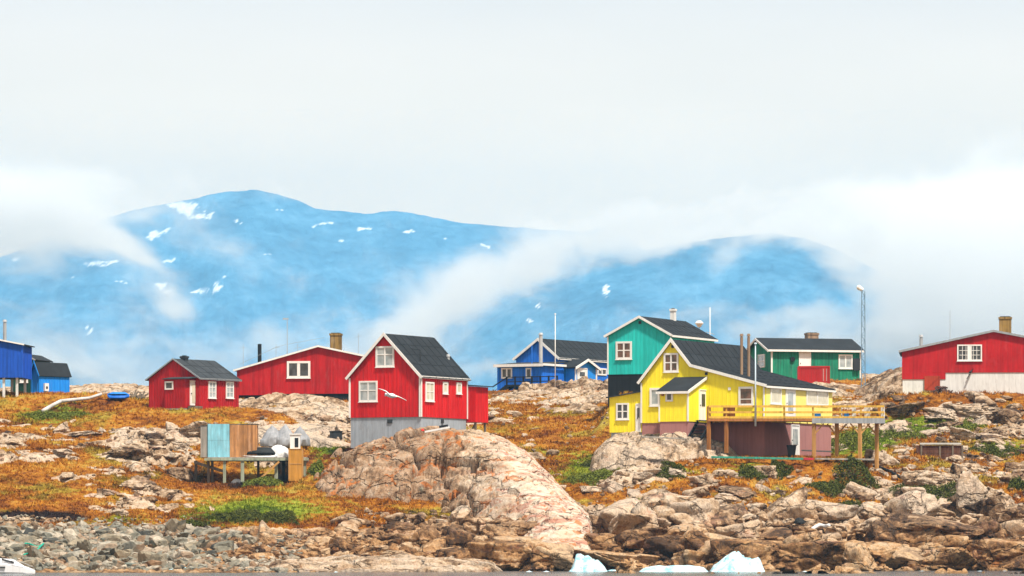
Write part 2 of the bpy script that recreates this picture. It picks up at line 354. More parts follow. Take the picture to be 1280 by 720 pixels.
def relief(u, Y, detail=True):
    """height and (rock, green, dark) amounts at lens column u and distance Y"""
    x = (u - 640) * Y / K; p = base_py(u, Y); b = to_z(p, Y); pad = 0
    for (u0, u1, Y0, Y1, zt, soft) in PADS:
        q = np.maximum(0, np.maximum(np.maximum(u0 - u, u - u1) * Y / K, np.maximum(Y0 - Y, Y - Y1))); w = 1 - sm(0, soft, q)
        b = b + (zt - b) * w; pad = np.maximum(pad, w)
    p = HZ - (b - CZ) * K / Y
    wx = x + .9 * fb2(x * .3, Y * .3, 11, 2); wy = Y + 1.3 * fb2(x * .25, Y * .25, 15, 2)
    G = b + .16 * fb2(x * .5, Y * .35, 3, 3) + .16 * fb2(x * 1.5, Y * 1.0, 5, 3) + .07 * fb2(x * 5, Y * 3.5, 8, 2)
    bias = spots(u, p, ROCKY) + .50 * fb2(x * .22, Y * .16, 21, 3) + .22 * fb2(x * .8, Y * .5, 25, 2) - .06
    low = sm(625, 680, p) * sm(560, 700, u)
    bias = bias + .25 * low
    rub = sm(657, 663, p) * (1 - sm(560, 640, u))
    far = sm(372, 430, Y)
    amp = (0.75 + .75 * low) * (1 - .55 * far)
    rx = wx * .86 - wy * .5 * .35; ry = wy + wx * .35
    L1 = blocks(rx * .13, ry * .24, 31, 1.0, .05); L2 = blocks(rx * .36, ry * .62, 41, 1.0, .07); L3 = blocks(wx * .95, wy * 1.5, 51, .9, .09)
    Rk = b + amp * (.72 * L1 + .50 * L2 + .20 * L3) + .05 * fb2(x * 2, Y * 2, 61, 2) + 1.05 * np.clip(bias - .9 * pad, -1.4, .75) - .05
    Rk = np.where(rub > .5, np.minimum(Rk, G - .1), Rk)
    d = Rk - G
    z = np.maximum(G, Rk)
    rock = sm(-.04, .10, d)
    # pebbly ground between the rubble stones
    z = z + rub * (.25 * fb2(x * 1.6, Y * 1.6, 71, 3)); rock = np.maximum(rock, rub)
    gr = np.clip(spots(u, p, GREENS) + .12 * fb2(x * .15, Y * .1, 81, 2), 0, 1); dk = np.clip(spots(u, p, DARKS), 0, 1)
    z = np.where(Y > 560, b + 2 * fb2(x * .05, Y * .05, 91, 3), z)
    return x, z, np.stack([rock, gr, dk, np.ones_like(rock)], -1)

def ground_z(x, Y):
    """height of the finished ground at one place"""
    a = np.array([[float(x) * K / Y + 640.0]]); _, z, _ = relief(a, np.array([[float(Y)]]))
    return float(z[0, 0])

us = np.concatenate([np.arange(-300, -60, 8.0), np.arange(-60, 1340, 1.35), np.arange(1340, 1581, 8.0)])
ys = np.concatenate([np.arange(274, 284, .5), np.arange(284, 350, .14), np.arange(350, 376, .18), np.arange(376, 480, .4), np.arange(480, 620, 3), np.arange(620, 1000, 12)])
U, Yg = np.meshgrid(us, ys)
X, Z, Mk = relief(U, Yg)
me = np_mesh('ground', np.stack([X, Yg, Z], -1).reshape(-1, 3), grid_faces(len(ys), len(us)))
colattr(me, 'mask', Mk.reshape(-1, 4))
GM = ground_mat()
tag(link('ground', me, GM), kind='structure')

# the sea: one sheet from the camera to past the mountain
def water_mat():
    k = N('sea_water'); p = k.pos()
    k.col((.035, .045, .045)); k.b.inputs['Roughness'].default_value = .12; k.b.inputs['IOR'].default_value = 1.33
    n = k.math('ADD', k.noise(k.map(p, (.8, 2.2, 1)), 1.6, 4, .6), k.noise(k.map(p, (.3, .8, 1)), .7, 3)); k.bump(n, .5, .15); return k.m
sx = np.array([-30000, -400, 400, 30000.]); sy = np.array([-30000, -10, 1200, 30000.])
SX, SY = np.meshgrid(sx, sy)
tag(link('water', np_mesh('water', np.stack([SX, SY, SX * 0], -1).reshape(-1, 3), grid_faces(4, 4), False), water_mat()), kind='structure')

# ---------------------------------------------------------------- mountain across the fjord
def prof(u, L): return np.interp(u, [a for a, b in L], [b for a, b in L])
RIDGE1 = [(-900, 520), (-400, 420), (-200, 360), (-60, 312), (0, 290), (100, 262), (180, 249), (232, 239), (272, 236.5), (305, 241), (340, 251), (360, 260), (400, 263), (432, 267), (470, 263), (500, 266), (560, 277), (620, 282), (700, 287), (740, 290), (770, 284), (800, 296), (860, 330), (950, 380), (1100, 440), (1400, 520), (1900, 600)]
RIDGE2 = [(-900, 640), (300, 560), (450, 500), (560, 430), (640, 378), (700, 347), (760, 325), (860, 306), (940, 296), (1000, 290), (1050, 297), (1110, 316), (1180, 350), (1280, 400), (1500, 520), (1900, 600)]
def mountain(name, Y0, ridge, depth, seed, mat, snow):
    u = np.arange(-900, 1900, 3.2); t = np.concatenate([np.linspace(0, 1, 190), np.linspace(1.02, 1.6, 12)])
    UU, T = np.meshgrid(u, t)
    x = (UU - 640) * Y0 / K; top = (HZ - prof(UU, ridge)) * (Y0 + depth) / K
    rough = fb2(x / 330 + .5 * T, T * 4.2, seed, 6, .55); gul = 1 - np.abs(fb2(x / 190 + T * .8, T * 2.0, seed + 7, 5, .55))
    h = np.where(T <= 1, T ** .85, 1 - (T - 1) * 1.2)
    env = np.clip(np.sin(np.clip(T, 0, 1) * math.pi), 0, 1)
    z = top * h + env * (rough * 60 + (gul - .8) * 70) + 3.0 * fb2(x / 40, T * 30, seed + 3, 3) * sm(0.02, .2, T)
    z = np.where(T < .005, -20, z)
    y = Y0 + depth * T
    pu = x / y * K + 640; pp = HZ - (z - CZ) * K / y
    wu = pu + 14 * fb2(pu / 12, pp / 6, seed + 31, 5, .65); wp = pp + 7 * fb2(pu / 10, pp / 5, seed + 37, 5, .65)
    s = 0
    for (cu, cp, su, sp, ang) in snow:
        c_, s_ = math.cos(R(ang)), math.sin(R(ang)); a = (wu - cu) * c_ + (wp - cp) * s_; b = -(wu - cu) * s_ + (wp - cp) * c_
        s = np.maximum(s, np.exp(-(a / su) ** 2 - (b / sp) ** 2))
    s = sm(.4, .55, s)
    me = np_mesh(name, np.stack([x, y, z], -1).reshape(-1, 3), grid_faces(len(t), len(u)))
    colattr(me, 'snow', np.stack([s, s, s, s * 0 + 1], -1).reshape(-1, 4))
    tag(link(name, me, mat), kind='structure')
k = N('haze_blue_rock'); p = k.pos()
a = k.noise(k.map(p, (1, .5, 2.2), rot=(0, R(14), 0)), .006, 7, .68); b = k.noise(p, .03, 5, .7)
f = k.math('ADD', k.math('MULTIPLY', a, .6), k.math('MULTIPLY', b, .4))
c = k.ramp(f, [(.38, (.008, .06, .14)), (.48, (.035, .14, .26)), (.54, (.065, .20, .34)), (.64, (.13, .30, .46))])  # slate blue of the distance haze painted into the rock colour
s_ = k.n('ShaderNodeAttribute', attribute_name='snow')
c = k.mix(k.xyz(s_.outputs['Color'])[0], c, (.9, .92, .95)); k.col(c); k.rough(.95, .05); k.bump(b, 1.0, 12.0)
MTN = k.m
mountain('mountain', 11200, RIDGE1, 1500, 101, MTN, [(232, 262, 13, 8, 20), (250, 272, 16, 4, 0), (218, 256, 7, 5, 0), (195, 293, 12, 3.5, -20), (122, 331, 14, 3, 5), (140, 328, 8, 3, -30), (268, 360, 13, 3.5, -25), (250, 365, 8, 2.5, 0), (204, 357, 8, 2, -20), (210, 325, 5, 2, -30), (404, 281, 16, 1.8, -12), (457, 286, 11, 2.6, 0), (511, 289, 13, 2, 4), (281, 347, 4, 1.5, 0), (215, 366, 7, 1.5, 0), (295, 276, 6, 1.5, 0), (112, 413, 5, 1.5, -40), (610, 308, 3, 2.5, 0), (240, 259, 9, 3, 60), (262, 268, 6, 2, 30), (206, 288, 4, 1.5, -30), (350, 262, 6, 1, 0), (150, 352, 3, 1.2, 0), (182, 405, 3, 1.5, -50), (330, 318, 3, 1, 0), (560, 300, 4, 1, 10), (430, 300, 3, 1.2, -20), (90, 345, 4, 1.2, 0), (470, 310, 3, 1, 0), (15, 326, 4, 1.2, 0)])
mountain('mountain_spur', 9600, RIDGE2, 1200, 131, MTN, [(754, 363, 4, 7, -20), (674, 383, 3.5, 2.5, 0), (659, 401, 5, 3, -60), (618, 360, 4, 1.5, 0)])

# the air: one box of thin haze round everything
def volume_box(name, x0, x1, y0, y1, z0, z1, mat):
    V = [(x, y, z) for x in (x0, x1) for y in (y0, y1) for z in (z0, z1)]
    F = [(0, 1, 3, 2), (4, 6, 7, 5), (0, 4, 5, 1), (2, 3, 7, 6), (0, 2, 6, 4), (1, 5, 7, 3)]
    o = link(name, np_mesh(name, V, F, False), mat); return tag(o, kind='stuff')
def vol_mat(name):
    m = bpy.data.materials.new(name); m.use_nodes = True; t = m.node_tree; t.nodes.clear()
    o = t.nodes.new('ShaderNodeOutputMaterial'); v = t.nodes.new('ShaderNodeVolumePrincipled'); t.links.new(v.outputs[0], o.inputs['Volume'])
    return m, t, v
HZM, t_, v_ = vol_mat('thin_air_haze'); v_.inputs['Color'].default_value = (.28, .66, 1.0, 1); v_.inputs['Density'].default_value = 8.5e-5; v_.inputs['Anisotropy'].default_value = 0.0
volume_box('haze', -6000, 6000, -60, 13600, -22, 1050, HZM)

# low cloud drifting in front of the mountain: real banks of mist, brighter and thicker in their cores
MY0, MY1 = 3700.0, 4200.0; MYC = 3950.0
def mist_mat(blobs):
    m, t, v = vol_mat('cloud_vapour'); k = N.__new__(N); k.m = m; k.t = t
    p = k.pos()
    cx = k.xyz(p)
    q = k.map(p, (1, .12, 1.5))
    w = k.n('ShaderNodeTexNoise'); w.inputs['Scale'].default_value = .016; w.inputs['Detail'].default_value = 5; k.l(q, w.inputs['Vector'])
    wx = k.math('ADD', cx[0], k.math('MULTIPLY', k.math('SUBTRACT', k.xyz(w.outputs['Color'])[0], .5), 75.0))
    wz = k.math('ADD', cx[2], k.math('MULTIPLY', k.math('SUBTRACT', k.xyz(w.outputs['Color'])[1], .5), 55.0))
    tot = None
    for (px, py, su, sp, ang, wt) in blobs:
        s = MYC / K; X0 = (px - 640) * s; Z0 = CZ + (HZ - py) * s; a, b = R(ang), 0
        ca, sa = math.cos(R(-ang)), math.sin(R(-ang))
        dx = k.math('SUBTRACT', wx, X0); dz = k.math('SUBTRACT', wz, Z0)
        ra = k.math('MULTIPLY', k.math('ADD', k.math('MULTIPLY', dx, ca), k.math('MULTIPLY', dz, sa)), 1 / (su * s))
        rb = k.math('MULTIPLY', k.math('ADD', k.math('MULTIPLY', dx, -sa), k.math('MULTIPLY', dz, ca)), 1 / (sp * s))
        r2 = k.math('ADD', k.math('MULTIPLY', ra, ra), k.math('MULTIPLY', rb, rb))
        g = k.math('MULTIPLY', k.math('POWER', 2.718, k.math('MULTIPLY', r2, -1.0)), wt)
        tot = g if tot is None else k.math('ADD', tot, g)
    n = k.noise(q, .021, 7, .70, .6)
    f = k.math('ADD', tot, k.math('MULTIPLY', k.math('SUBTRACT', n, .5), 2.3))
    d = k.n('ShaderNodeMapRange', interpolation_type='SMOOTHSTEP'); k.l(f, d.inputs[0])
    d.inputs['From Min'].default_value = -.05; d.inputs['From Max'].default_value = 1.35; d.inputs['To Min'].default_value = 0; d.inputs['To Max'].default_value = 1
    dd = k.math('MULTIPLY', k.math('POWER', d.outputs[0], 2.0), .012)
    t.links.new(dd, v.inputs['Density']); v.inputs['Color'].default_value = (1, 1, 1, 1); v.inputs['Anisotropy'].default_value = 0.0
    m.cycles.volume_step_rate = .8
    return m
BLOBS = [  # column, row, half width, half height, tilt, weight
 (-20, 258, 110, 36, 0, 1.5), (60, 285, 100, 32, 5, 1.1), (1085, 318, 40, 18, 40, .6), (1060, 350, 30, 12, 0, .3), (330, 330, 80, 20, 20, .2), (640, 300, 60, 10, 10, .3), (40, 330, 60, 18, 0, .3), (150, 300, 70, 14, 35, .5), (190, 345, 60, 16, 50, .42), (150, 243, 110, 12, -4, .8),
 (220, 380, 45, 14, 20, .4), (15, 378, 30, 14, 0, .45), (130, 400, 60, 10, -15, .35), (60, 450, 60, 14, 0, .3), (150, 470, 90, 14, 0, .45), (280, 285, 30, 8, -20, .35), (380, 262, 40, 6, 10, .5), (490, 268, 30, 6, 0, .3),
 (480, 425, 110, 20, -14, .42), (590, 350, 100, 26, -24, .5), (640, 362, 60, 20, -30, .35), (720, 318, 100, 15, -16, .72), (810, 292, 90, 12, -12, .85), (900, 276, 120, 11, -5, .9), (760, 284, 70, 9, 0, .4), (640, 320, 60, 15, 10, .25), (560, 385, 70, 16, -30, .4),
 (330, 430, 80, 14, -10, .3), (540, 460, 110, 12, -5, .4), (895, 322, 26, 18, 40, .6), (1070, 268, 100, 20, 0, 1.1), (1200, 290, 120, 50, 0, 1.5), (1300, 320, 110, 90, 0, 1.6), (1170, 372, 60, 22, 15, .8), (1040, 300, 40, 12, 30, .5),
 (1200, 420, 90, 28, 0, .85), (970, 408, 90, 16, 0, .6), (860, 396, 60, 12, 0, .35), (1080, 430, 70, 14, 0, .7), (1240, 400, 80, 40, 0, .9), (760, 400, 60, 10, -20, .25), (300, 450, 330, 30, 0, .36), (120, 420, 150, 40, 0, .25), (520, 400, 130, 45, -10, .3), (250, 290, 70, 16, 20, .28), (350, 300, 120, 12, 8, .12),
 (1200, 455, 120, 22, 0, .7), (1150, 380, 100, 26, 0, .4), (980, 440, 90, 16, 0, .4)]
s_ = MYC / K
volume_box('mist', -160 * s_ - 640 * s_ + 40, 860 * s_, MY0, MY1, 80, 335, mist_mat(BLOBS))
# ---------------------------------------------------------------- mesh writer
class MB:
    def __init__(s): s.v = []; s.f = []
    def add(s, vs, fs):
        n = len(s.v); s.v += [tuple(v) for v in vs]; s.f += [tuple(i + n for i in f) for f in fs]; return s
    def box(s, x0, x1, y0, y1, z0, z1):
        x0, x1 = sorted((x0, x1)); y0, y1 = sorted((y0, y1)); z0, z1 = sorted((z0, z1))
        V = [(x, y, z) for x in (x0, x1) for y in (y0, y1) for z in (z0, z1)]
        return s.add(V, [(0, 1, 3, 2), (4, 6, 7, 5), (0, 4, 5, 1), (2, 3, 7, 6), (0, 2, 6, 4), (1, 5, 7, 3)])
    def extr(s, poly, a, b, axis='y'):
        """polygon in (x,z) pulled along y, or in (y,z) pulled along x, or in (x,y) pulled along z"""
        n = len(poly)
        mk = {'y': lambda p, t: (p[0], t, p[1]), 'x': lambda p, t: (t, p[0], p[1]), 'z': lambda p, t: (p[0], p[1], t)}[axis]
        V = [mk(p, a) for p in poly] + [mk(p, b) for p in poly]
        return s.add(V, [tuple(range(n))[::-1], tuple(range(n, 2 * n))] + [(i, (i + 1) % n, n + (i + 1) % n, n + i) for i in range(n)])
    def bar(s, p0, p1, w, h=None, up=(0, 0, 1)):
        """rectangular bar between two points"""
        h = h or w; p0 = Vector(p0); p1 = Vector(p1); d = (p1 - p0).normalized(); up = Vector(up)
        if abs(d.dot(up)) > .98: up = Vector((0, 1, 0))
        a = d.cross(up).normalized() * w / 2; b = a.cross(d).normalized() * h / 2
        V = [p + i * a + j * b for p in (p0, p1) for i, j in ((-1, -1), (1, -1), (1, 1), (-1, 1))]
        return s.add(V, [(3, 2, 1, 0), (4, 5, 6, 7)] + [(i, (i + 1) % 4, 4 + (i + 1) % 4, 4 + i) for i in range(4)])
    def tube(s, p0, p1, r0, r1=None, n=10):
        r1 = r0 if r1 is None else r1; p0 = Vector(p0); p1 = Vector(p1); d = (p1 - p0).normalized()
        u = d.cross(Vector((0, 0, 1)) if abs(d.z) < .9 else Vector((1, 0, 0))).normalized(); w = d.cross(u)
        V = [p + r * (math.cos(t) * u + math.sin(t) * w) for p, r in ((p0, r0), (p1, r1)) for t in [2 * math.pi * i / n for i in range(n)]]
        return s.add(V, [tuple(range(n))[::-1], tuple(range(n, 2 * n))] + [(i, (i + 1) % n, n + (i + 1) % n, n + i) for i in range(n)])
    def path(s, pts, r, n=6):
        for a, b in zip(pts[:-1], pts[1:]): s.tube(a, b, r, r, n)
        return s
    def build(s, name, mat, parent=None, bevel=0.0, smooth=False):
        me = bpy.data.meshes.new(name); me.from_pydata(s.v, [], s.f); me.update()
        b = bmesh.new(); b.from_mesh(me); bmesh.ops.recalc_face_normals(b, faces=b.faces)
        if bevel: bmesh.ops.bevel(b, geom=list(b.edges), offset=bevel, segments=1, affect='EDGES', clamp_overlap=True)
        b.to_mesh(me); b.free()
        if smooth:
            for p in me.polygons: p.use_smooth = True
        return link(name, me, mat, parent)

# ---------------------------------------------------------------- paints
RED = painted('red_paint', (.62, .012, .014), .18, .65, .2, .10); DRED = painted('deep_red_paint', (.46, .010, .013), .22, .65, .2, .12)
YEL = painted('yellow_paint', (.93, .78, .03), .07, .6, .25, .05); BUT = painted('butter_paint', (.88, .76, .20), .06, .6)
TEAL = painted('teal_paint', (.02, .54, .49), .14, .6, .25, .06); GRN = painted('green_paint', (.012, .23, .13), .3, .6, .25, .15)
DGRN = painted('dark_green_paint', (.006, .05, .03), .2); BLU = painted('blue_paint', (.012, .16, .68), .22, .6, .25, .08); NAVY = painted('deep_blue_paint', (.008, .085, .50), .2); LBLU = painted('bright_blue_paint', (.014, .26, .80), .15, .6, .25, .1)
WHT = painted('white_paint', (.80, .79, .76), .07, .55, .3, .12); BLK = painted('black_tar', (.012, .014, .017), .3, .8); MAR = painted('maroon_plaster', (.38, .18, .17), .10, .85, .1, .1)
CONC = painted('grey_concrete', (.34, .38, .43), .14, .9, .1, .35); WCONC = painted('white_concrete', (.70, .70, .68), .1, .9, .1, .3)
WOOD = painted('weathered_timber', (.20, .16, .12), .35, .85, .1); OAK = painted('stained_timber', (.36, .15, .045), .3, .75, .15); PINE = painted('new_timber', (.50, .27, .09), .2, .75, .15); GREYW = painted('grey_boards', (.36, .33, .29), .3, .85, .1)
METAL = painted('galvanised_steel', (.42, .43, .44), .15, .4, .5); RUSTM = painted('rusty_flue', (.33, .22, .14), .3, .7); DMET = painted('dark_metal', (.03, .035, .04), .2, .5)
BRICK = painted('ochre_brick', (.33, .20, .06), .4, .9, .1, .5); TRIM = painted('dull_trim', (.30, .32, .34), .15); PLY = painted('orange_plywood', (.56, .27, .05), .2, .8, .1, .1)
def roof_mat(name, c):
    k = N(name); p = k.obj(); n = k.noise(p, .8, 5, .6); f = k.noise(p, 14, 3, .7)
    k.col(k.ramp(k.math('ADD', k.math('MULTIPLY', n, .7), k.math('MULTIPLY', f, .3)), [(.3, tuple(v * .65 for v in c)), (.52, c), (.72, tuple(v * 1.6 for v in c))])); k.rough(.85, .25); k.bump(f, .4, .02); return k.m
FELT = roof_mat('roofing_felt', (.018, .021, .025)); FELTG = roof_mat('green_black_felt', (.018, .021, .022)); FELTP = roof_mat('faded_felt', (.038, .043, .049))
def glass_mat(name, c, hi):
    k = N(name); n = k.noise(k.obj(), 1.6, 2, .5)
    k.col(k.ramp(n, [(.38, c), (.62, hi)])); k.rough(.08, .5); return k.m
GLASS = glass_mat('window_glass', (.012, .016, .022), (.05, .06, .075)); CURT = glass_mat('curtained_glass', (.25, .30, .32), (.42, .46, .47)); WARM = glass_mat('warm_room_glass', (.03, .022, .02), (.20, .09, .06)); CREAM = glass_mat('cream_curtain_glass', (.55, .52, .40), (.66, .62, .50))

# ---------------------------------------------------------------- buildings
class House:
    """local x runs right along the front, local y away from the camera, z up; theta turns the front"""
    def __init__(s, name, px, py, Y, theta, label, cat='house', group=None):
        s.O = at(px, py, Y); s.th = R(-theta); s.e = bpy.data.objects.new(name, None); COL.objects.link(s.e)
        s.e.location = s.O; s.e.rotation_euler = (0, 0, s.th); tag(s.e, label, cat, group)
        s.M = Matrix.Translation(s.O) @ Matrix.Rotation(s.th, 4, 'Z'); s.I = s.M.inverted(); s.c = s.I @ Vector((0, 0, CZ))
    def ray(s, px, py): return (s.I.to_3x3() @ Vector(((px - 640) / K, 1, (HZ - py) / K)))
    def f(s, px, py, y=0.0):
        d = s.ray(px, py); t = (y - s.c.y) / d.y; p = s.c + d * t; return p.x, p.z
    def r(s, px, py, x):
        d = s.ray(px, py); t = (x - s.c.x) / d.x; p = s.c + d * t; return p.y, p.z
    def prism(s, name, top, zb, y0, y1, mat, batten=.30, sides=(), parent=None, bw=.055, bt=.028):
        """closed body under the roof line `top` [(x,z)..], boards with cover strips on the front and the named sides"""
        m = MB(); P = [(top[0][0], zb)] + list(top) + [(top[-1][0], zb)]; m.extr(P, y0, y1)
        xs = [p[0] for p in top]; zs = [p[1] for p in top]
        if batten:
            x = xs[0] + batten * .5
            while x < xs[-1] - .03:
                m.box(x - bw / 2, x + bw / 2, y0 - bt, y0 + .01, zb + .003, float(np.interp(x, xs, zs)) - .03); x += batten
            for sd in sides:
                xx = xs[-1] if sd == 'R' else xs[0]; zt = zs[-1] if sd == 'R' else zs[0]; q = y0 + batten * .5
                while q < y1 - .03:
                    m.box(xx - .01 if sd == 'R' else xx - bt, xx + bt if sd == 'R' else xx + .01, q - bw / 2, q + bw / 2, zb + .003, zt - .03); q += batten
        return m.build(name, mat, parent or s.e)
    def roof(s, top, y0, y1, mat, t=.12, eave=.22, verge=.18, parent=None, name='roof', seams=0):
        m = MB(); n = len(top) - 1
        for i in range(n):
            (xa, za), (xb, zb) = top[i], top[i + 1]; L = math.hypot(xb - xa, zb - za); dx, dz = (xb - xa) / L, (zb - za) / L; nx, nz = -dz, dx
            ea = eave if i == 0 else .0; eb = eave if i == n - 1 else .0
            a = (xa - dx * ea, za - dz * ea); b = (xb + dx * eb, zb + dz * eb); g = .004 + .003 * i
            P = [(a[0] + nx * g, a[1] + nz * g), (b[0] + nx * g, b[1] + nz * g), (b[0] + nx * t, b[1] + nz * t), (a[0] + nx * t, a[1] + nz * t)]
            if i < n - 1:   # meet over the ridge or knee
                P[2] = (b[0] + nx * t + dx * t * .35, b[1] + nz * t + dz * t * .35) if (top[i + 2][1] - zb) / max(.01, top[i + 2][0] - xb) < dz / max(.01, dx) else P[2]
            m.extr(P, y0 - verge, y1 + verge)
            if seams:
                k = 1
                while k * seams < L + ea + eb - .2:
                    q = k * seams; c = (a[0] + dx * q, a[1] + dz * q)
                    m.bar((c[0] + nx * (t + .008), y0 - verge + .02, c[1] + nz * (t + .008)), (c[0] + nx * (t + .008), y1 + verge - .02, c[1] + nz * (t + .008)), .06, .025, up=(nx, 0, nz)); k += 1
                q = y0 + 1.0
                while q < y1:
                    m.bar((a[0] + nx * (t + .012), q, a[1] + nz * (t + .012)), (b[0] + nx * (t + .012), q, b[1] + nz * (t + .012)), .05, .02, up=(nx, 0, nz)); q += 1.0
        return m.build(name, mat, parent or s.e)
    def verge(s, top, y, mat, w=.20, t=.05, eave=.24, lift=.13, name='bargeboard'):
        """boards following the roof line on the gable"""
        m = MB(); n = len(top) - 1
        off = []
        for i in range(n):
            (xa, za), (xb, zb) = top[i], top[i + 1]; L = math.hypot(xb - xa, zb - za); dx, dz = (xb - xa) / L, (zb - za) / L; off.append((dx, dz))
        def joint(i, h):      # offset point at vertex i
            if i == 0: dx, dz = off[0]; return (top[0][0] - dx * eave - dz * h, top[0][1] - dz * eave + dx * h)
            if i == n: dx, dz = off[-1]; return (top[-1][0] + dx * eave - dz * h, top[-1][1] + dz * eave + dx * h)
            (d1x, d1z), (d2x, d2z) = off[i - 1], off[i]; nx, nz = -(d1z + d2z), d1x + d2x; q = math.hypot(nx, nz); nx /= q; nz /= q
            sc = h / max(.3, nx * -d1z + nz * d1x); return (top[i][0] + nx * sc, top[i][1] + nz * sc)
        for i in range(n):
            m.extr([joint(i, lift - w), joint(i + 1, lift - w), joint(i + 1, lift), joint(i, lift)], y - t, y)
        return m.build(name, mat, s.e)
    def eave(s, x, z, y0, y1, mat, h=.12, out=.22, name='fascia'):
        return MB().box(x + (out if out > 0 else out - .04), x + (out + .04 if out > 0 else out), y0, y1, z - h, z + .02).build(name, mat, s.e)
    def win(s, face, a, b, mat=None, glass=None, nx=1, nz=1, fw=.10, mw=.05, at_=0.0, parent=None, sill=True, name='window', px=True, barh=None):
        """window between two picture corners on a face ('F' plane y=at_, 'R' plane x=at_)"""
        mat = mat or WHT; glass = glass or GLASS
        fn = s.f if face == 'F' else s.r
        (u0, z1), (u1, z0) = (fn(*a, at_), fn(*b, at_)) if px else (a, b)
        u0, u1 = sorted((u0, u1)); z0, z1 = sorted((z0, z1))
        def B(m, ua, ub, za, zb, o0, o1):
            if face == 'F': m.box(ua, ub, at_ - o1, at_ - o0, za, zb)
            else: m.box(at_ + o0, at_ + o1, ua, ub, za, zb)
        m = MB(); B(m, u0, u0 + fw, z0, z1, -.01, .075); B(m, u1 - fw, u1, z0, z1, -.01, .075); B(m, u0 + fw, u1 - fw, z1 - fw, z1, -.01, .078); B(m, u0 + fw, u1 - fw, z0, z0 + fw, -.01, .072)
        iw = (u1 - u0 - 2 * fw); ih = (z1 - z0 - 2 * fw)
        for i in range(1, nx + 1 - 1 + 1):
            if i < nx: c = u0 + fw + iw * i / nx; B(m, c - mw * .75, c + mw * .75, z0 + fw, z1 - fw, .0, .066)
        for j in range(1, nz):
            c = z0 + fw + ih * (barh if barh else j / nz); B(m, u0 + fw, u1 - fw, c - mw / 2, c + mw / 2, .0, .060)
        fr = m.build(name, mat, parent or s.e)
        g = MB(); B(g, u0 + fw * .8, u1 - fw * .8, z0 + fw * .8, z1 - fw * .8, .012, .036); g.build('pane', glass, fr)
        if sill:
            q = MB(); B(q, u0 - .04, u1 + .04, z0 - .05, z0 - .003, -.01, .11); q.build('sill', mat, fr)
        return fr
    def door(s, face, a, b, mat=None, at_=0.0, glass=None, pane=None, parent=None):
        mat = mat or WHT; fn = s.f if face == 'F' else s.r
        (u0, z1), (u1, z0) = fn(*a, at_), fn(*b, at_); u0, u1 = sorted((u0, u1)); z0, z1 = sorted((z0, z1))
        def B(m, ua, ub, za, zb, o0, o1):
            if face == 'F': m.box(ua, ub, at_ - o1, at_ - o0, za, zb)
            else: m.box(at_ + o0, at_ + o1, ua, ub, za, zb)
        m = MB(); B(m, u0 + .07, u1 - .07, z0, z1 - .07, -.01, .045)
        for i in (1, 2, 3): c = u0 + .07 + (u1 - u0 - .14) * i / 4; B(m, c - .012, c + .012, z0 + .02, z1 - .09, .04, .054)
        d = m.build('door', mat, parent or s.e)
        fr = MB(); B(fr, u0, u0 + .068, z0, z1, -.01, .08); B(fr, u1 - .068, u1, z0, z1, -.01, .08); B(fr, u0 + .068, u1 - .068, z1 - .068, z1, -.01, .083); fr.build('door_frame', WHT, d)
        if pane:
            w = u1 - u0; h = z1 - z0; g = MB(); B(g, u0 + w * pane[0], u0 + w * pane[1], z0 + h * pane[2], z0 + h * pane[3], .03, .068); g.build('door_pane', glass or GLASS, d)
        hd = MB(); B(hd, u0 + .12, u0 + .17, z0 + (z1 - z0) * .46, z0 + (z1 - z0) * .5, .04, .11); hd.build('handle', DMET, d)
        return d
    def corner(s, pts, zb, zt, w=.12, mat=None, t=.05):
        for (x, y, zt_) in pts: MB().box(x - w / 2, x + w / 2, y - t, y + w / 2, zb, zt_ if zt_ else zt).build('corner_board', mat or WHT, s.e)
    def pipe(s, x, y, z0, z1, r, mat, name='flue', cap=True):
        m = MB().tube((x, y, z0), (x, y, z1), r, r, 12)
        if cap: m.tube((x, y, z1 + .04), (x, y, z1 + .22), r * 1.35, r * .9, 12).tube((x, y, z1 - .01), (x, y, z1 + .05), r * .6, r * .6, 8)
        m.tube((x, y, z0), (x, y, z0 + .12), r * 1.8, r * 1.1, 12)
        return m.build(name, mat, s.e, smooth=False)

def chimney(h, x, y, z0, z1, w, d, mat=BRICK):
    m = MB().box(x - w / 2, x + w / 2, y - d / 2, y + d / 2, z0, z1 - .12).box(x - w / 2 - .05, x + w / 2 + .05, y - d / 2 - .05, y + d / 2 + .05, z1 - .16, z1)
    c = m.build('chimney', mat, h.e); MB().box(x - w / 2 + .08, x + w / 2 - .08, y - d / 2 + .08, y + d / 2 - .08, z1 - .02, z1 + .06).build('chimney_cap', DMET, c); return c

# ===== central red house on the rock dome
h = House('wooden_house', 526, 521, 341, 27, 'tall red gabled house on a grey concrete foundation on top of the rock dome')
xl, _ = h.f(437, 521); ze = h.f(526, 469.5)[1]; zap = h.f(487, 418.5)[1]; yb, _ = h.r(584, 521, 0); W = -xl
top = [(xl, ze - .02), (xl / 2, zap), (0, ze - .02)]
zlow = h.f(437, 560)[1]
h.prism('wall', top, 0, 0, yb, RED, .34, ('R',))
MB().box(xl + .06, -.06, .06, yb - .06, zlow, -.004).build('foundation', CONC, h.e)
h.roof(top, 0, yb, FELT, .11, .22, .22, seams=1.0); h.verge(top, -.20, WHT, .19); h.eave(0, ze - .03, -.18, yb + .18, WHT, .14, .16); h.eave(xl, ze - .03, -.18, yb + .18, WHT, .14, -.16)
h.corner([(xl + .03, -.035, ze - .1), (-.055, -.035, ze - .1)], 0, ze, .11)
MB().box(.03, .075, -.05, .08, 0, ze - .1).box(.03, .075, yb - .12, yb, 0, ze - .1).build('corner_board', WHT, h.e)
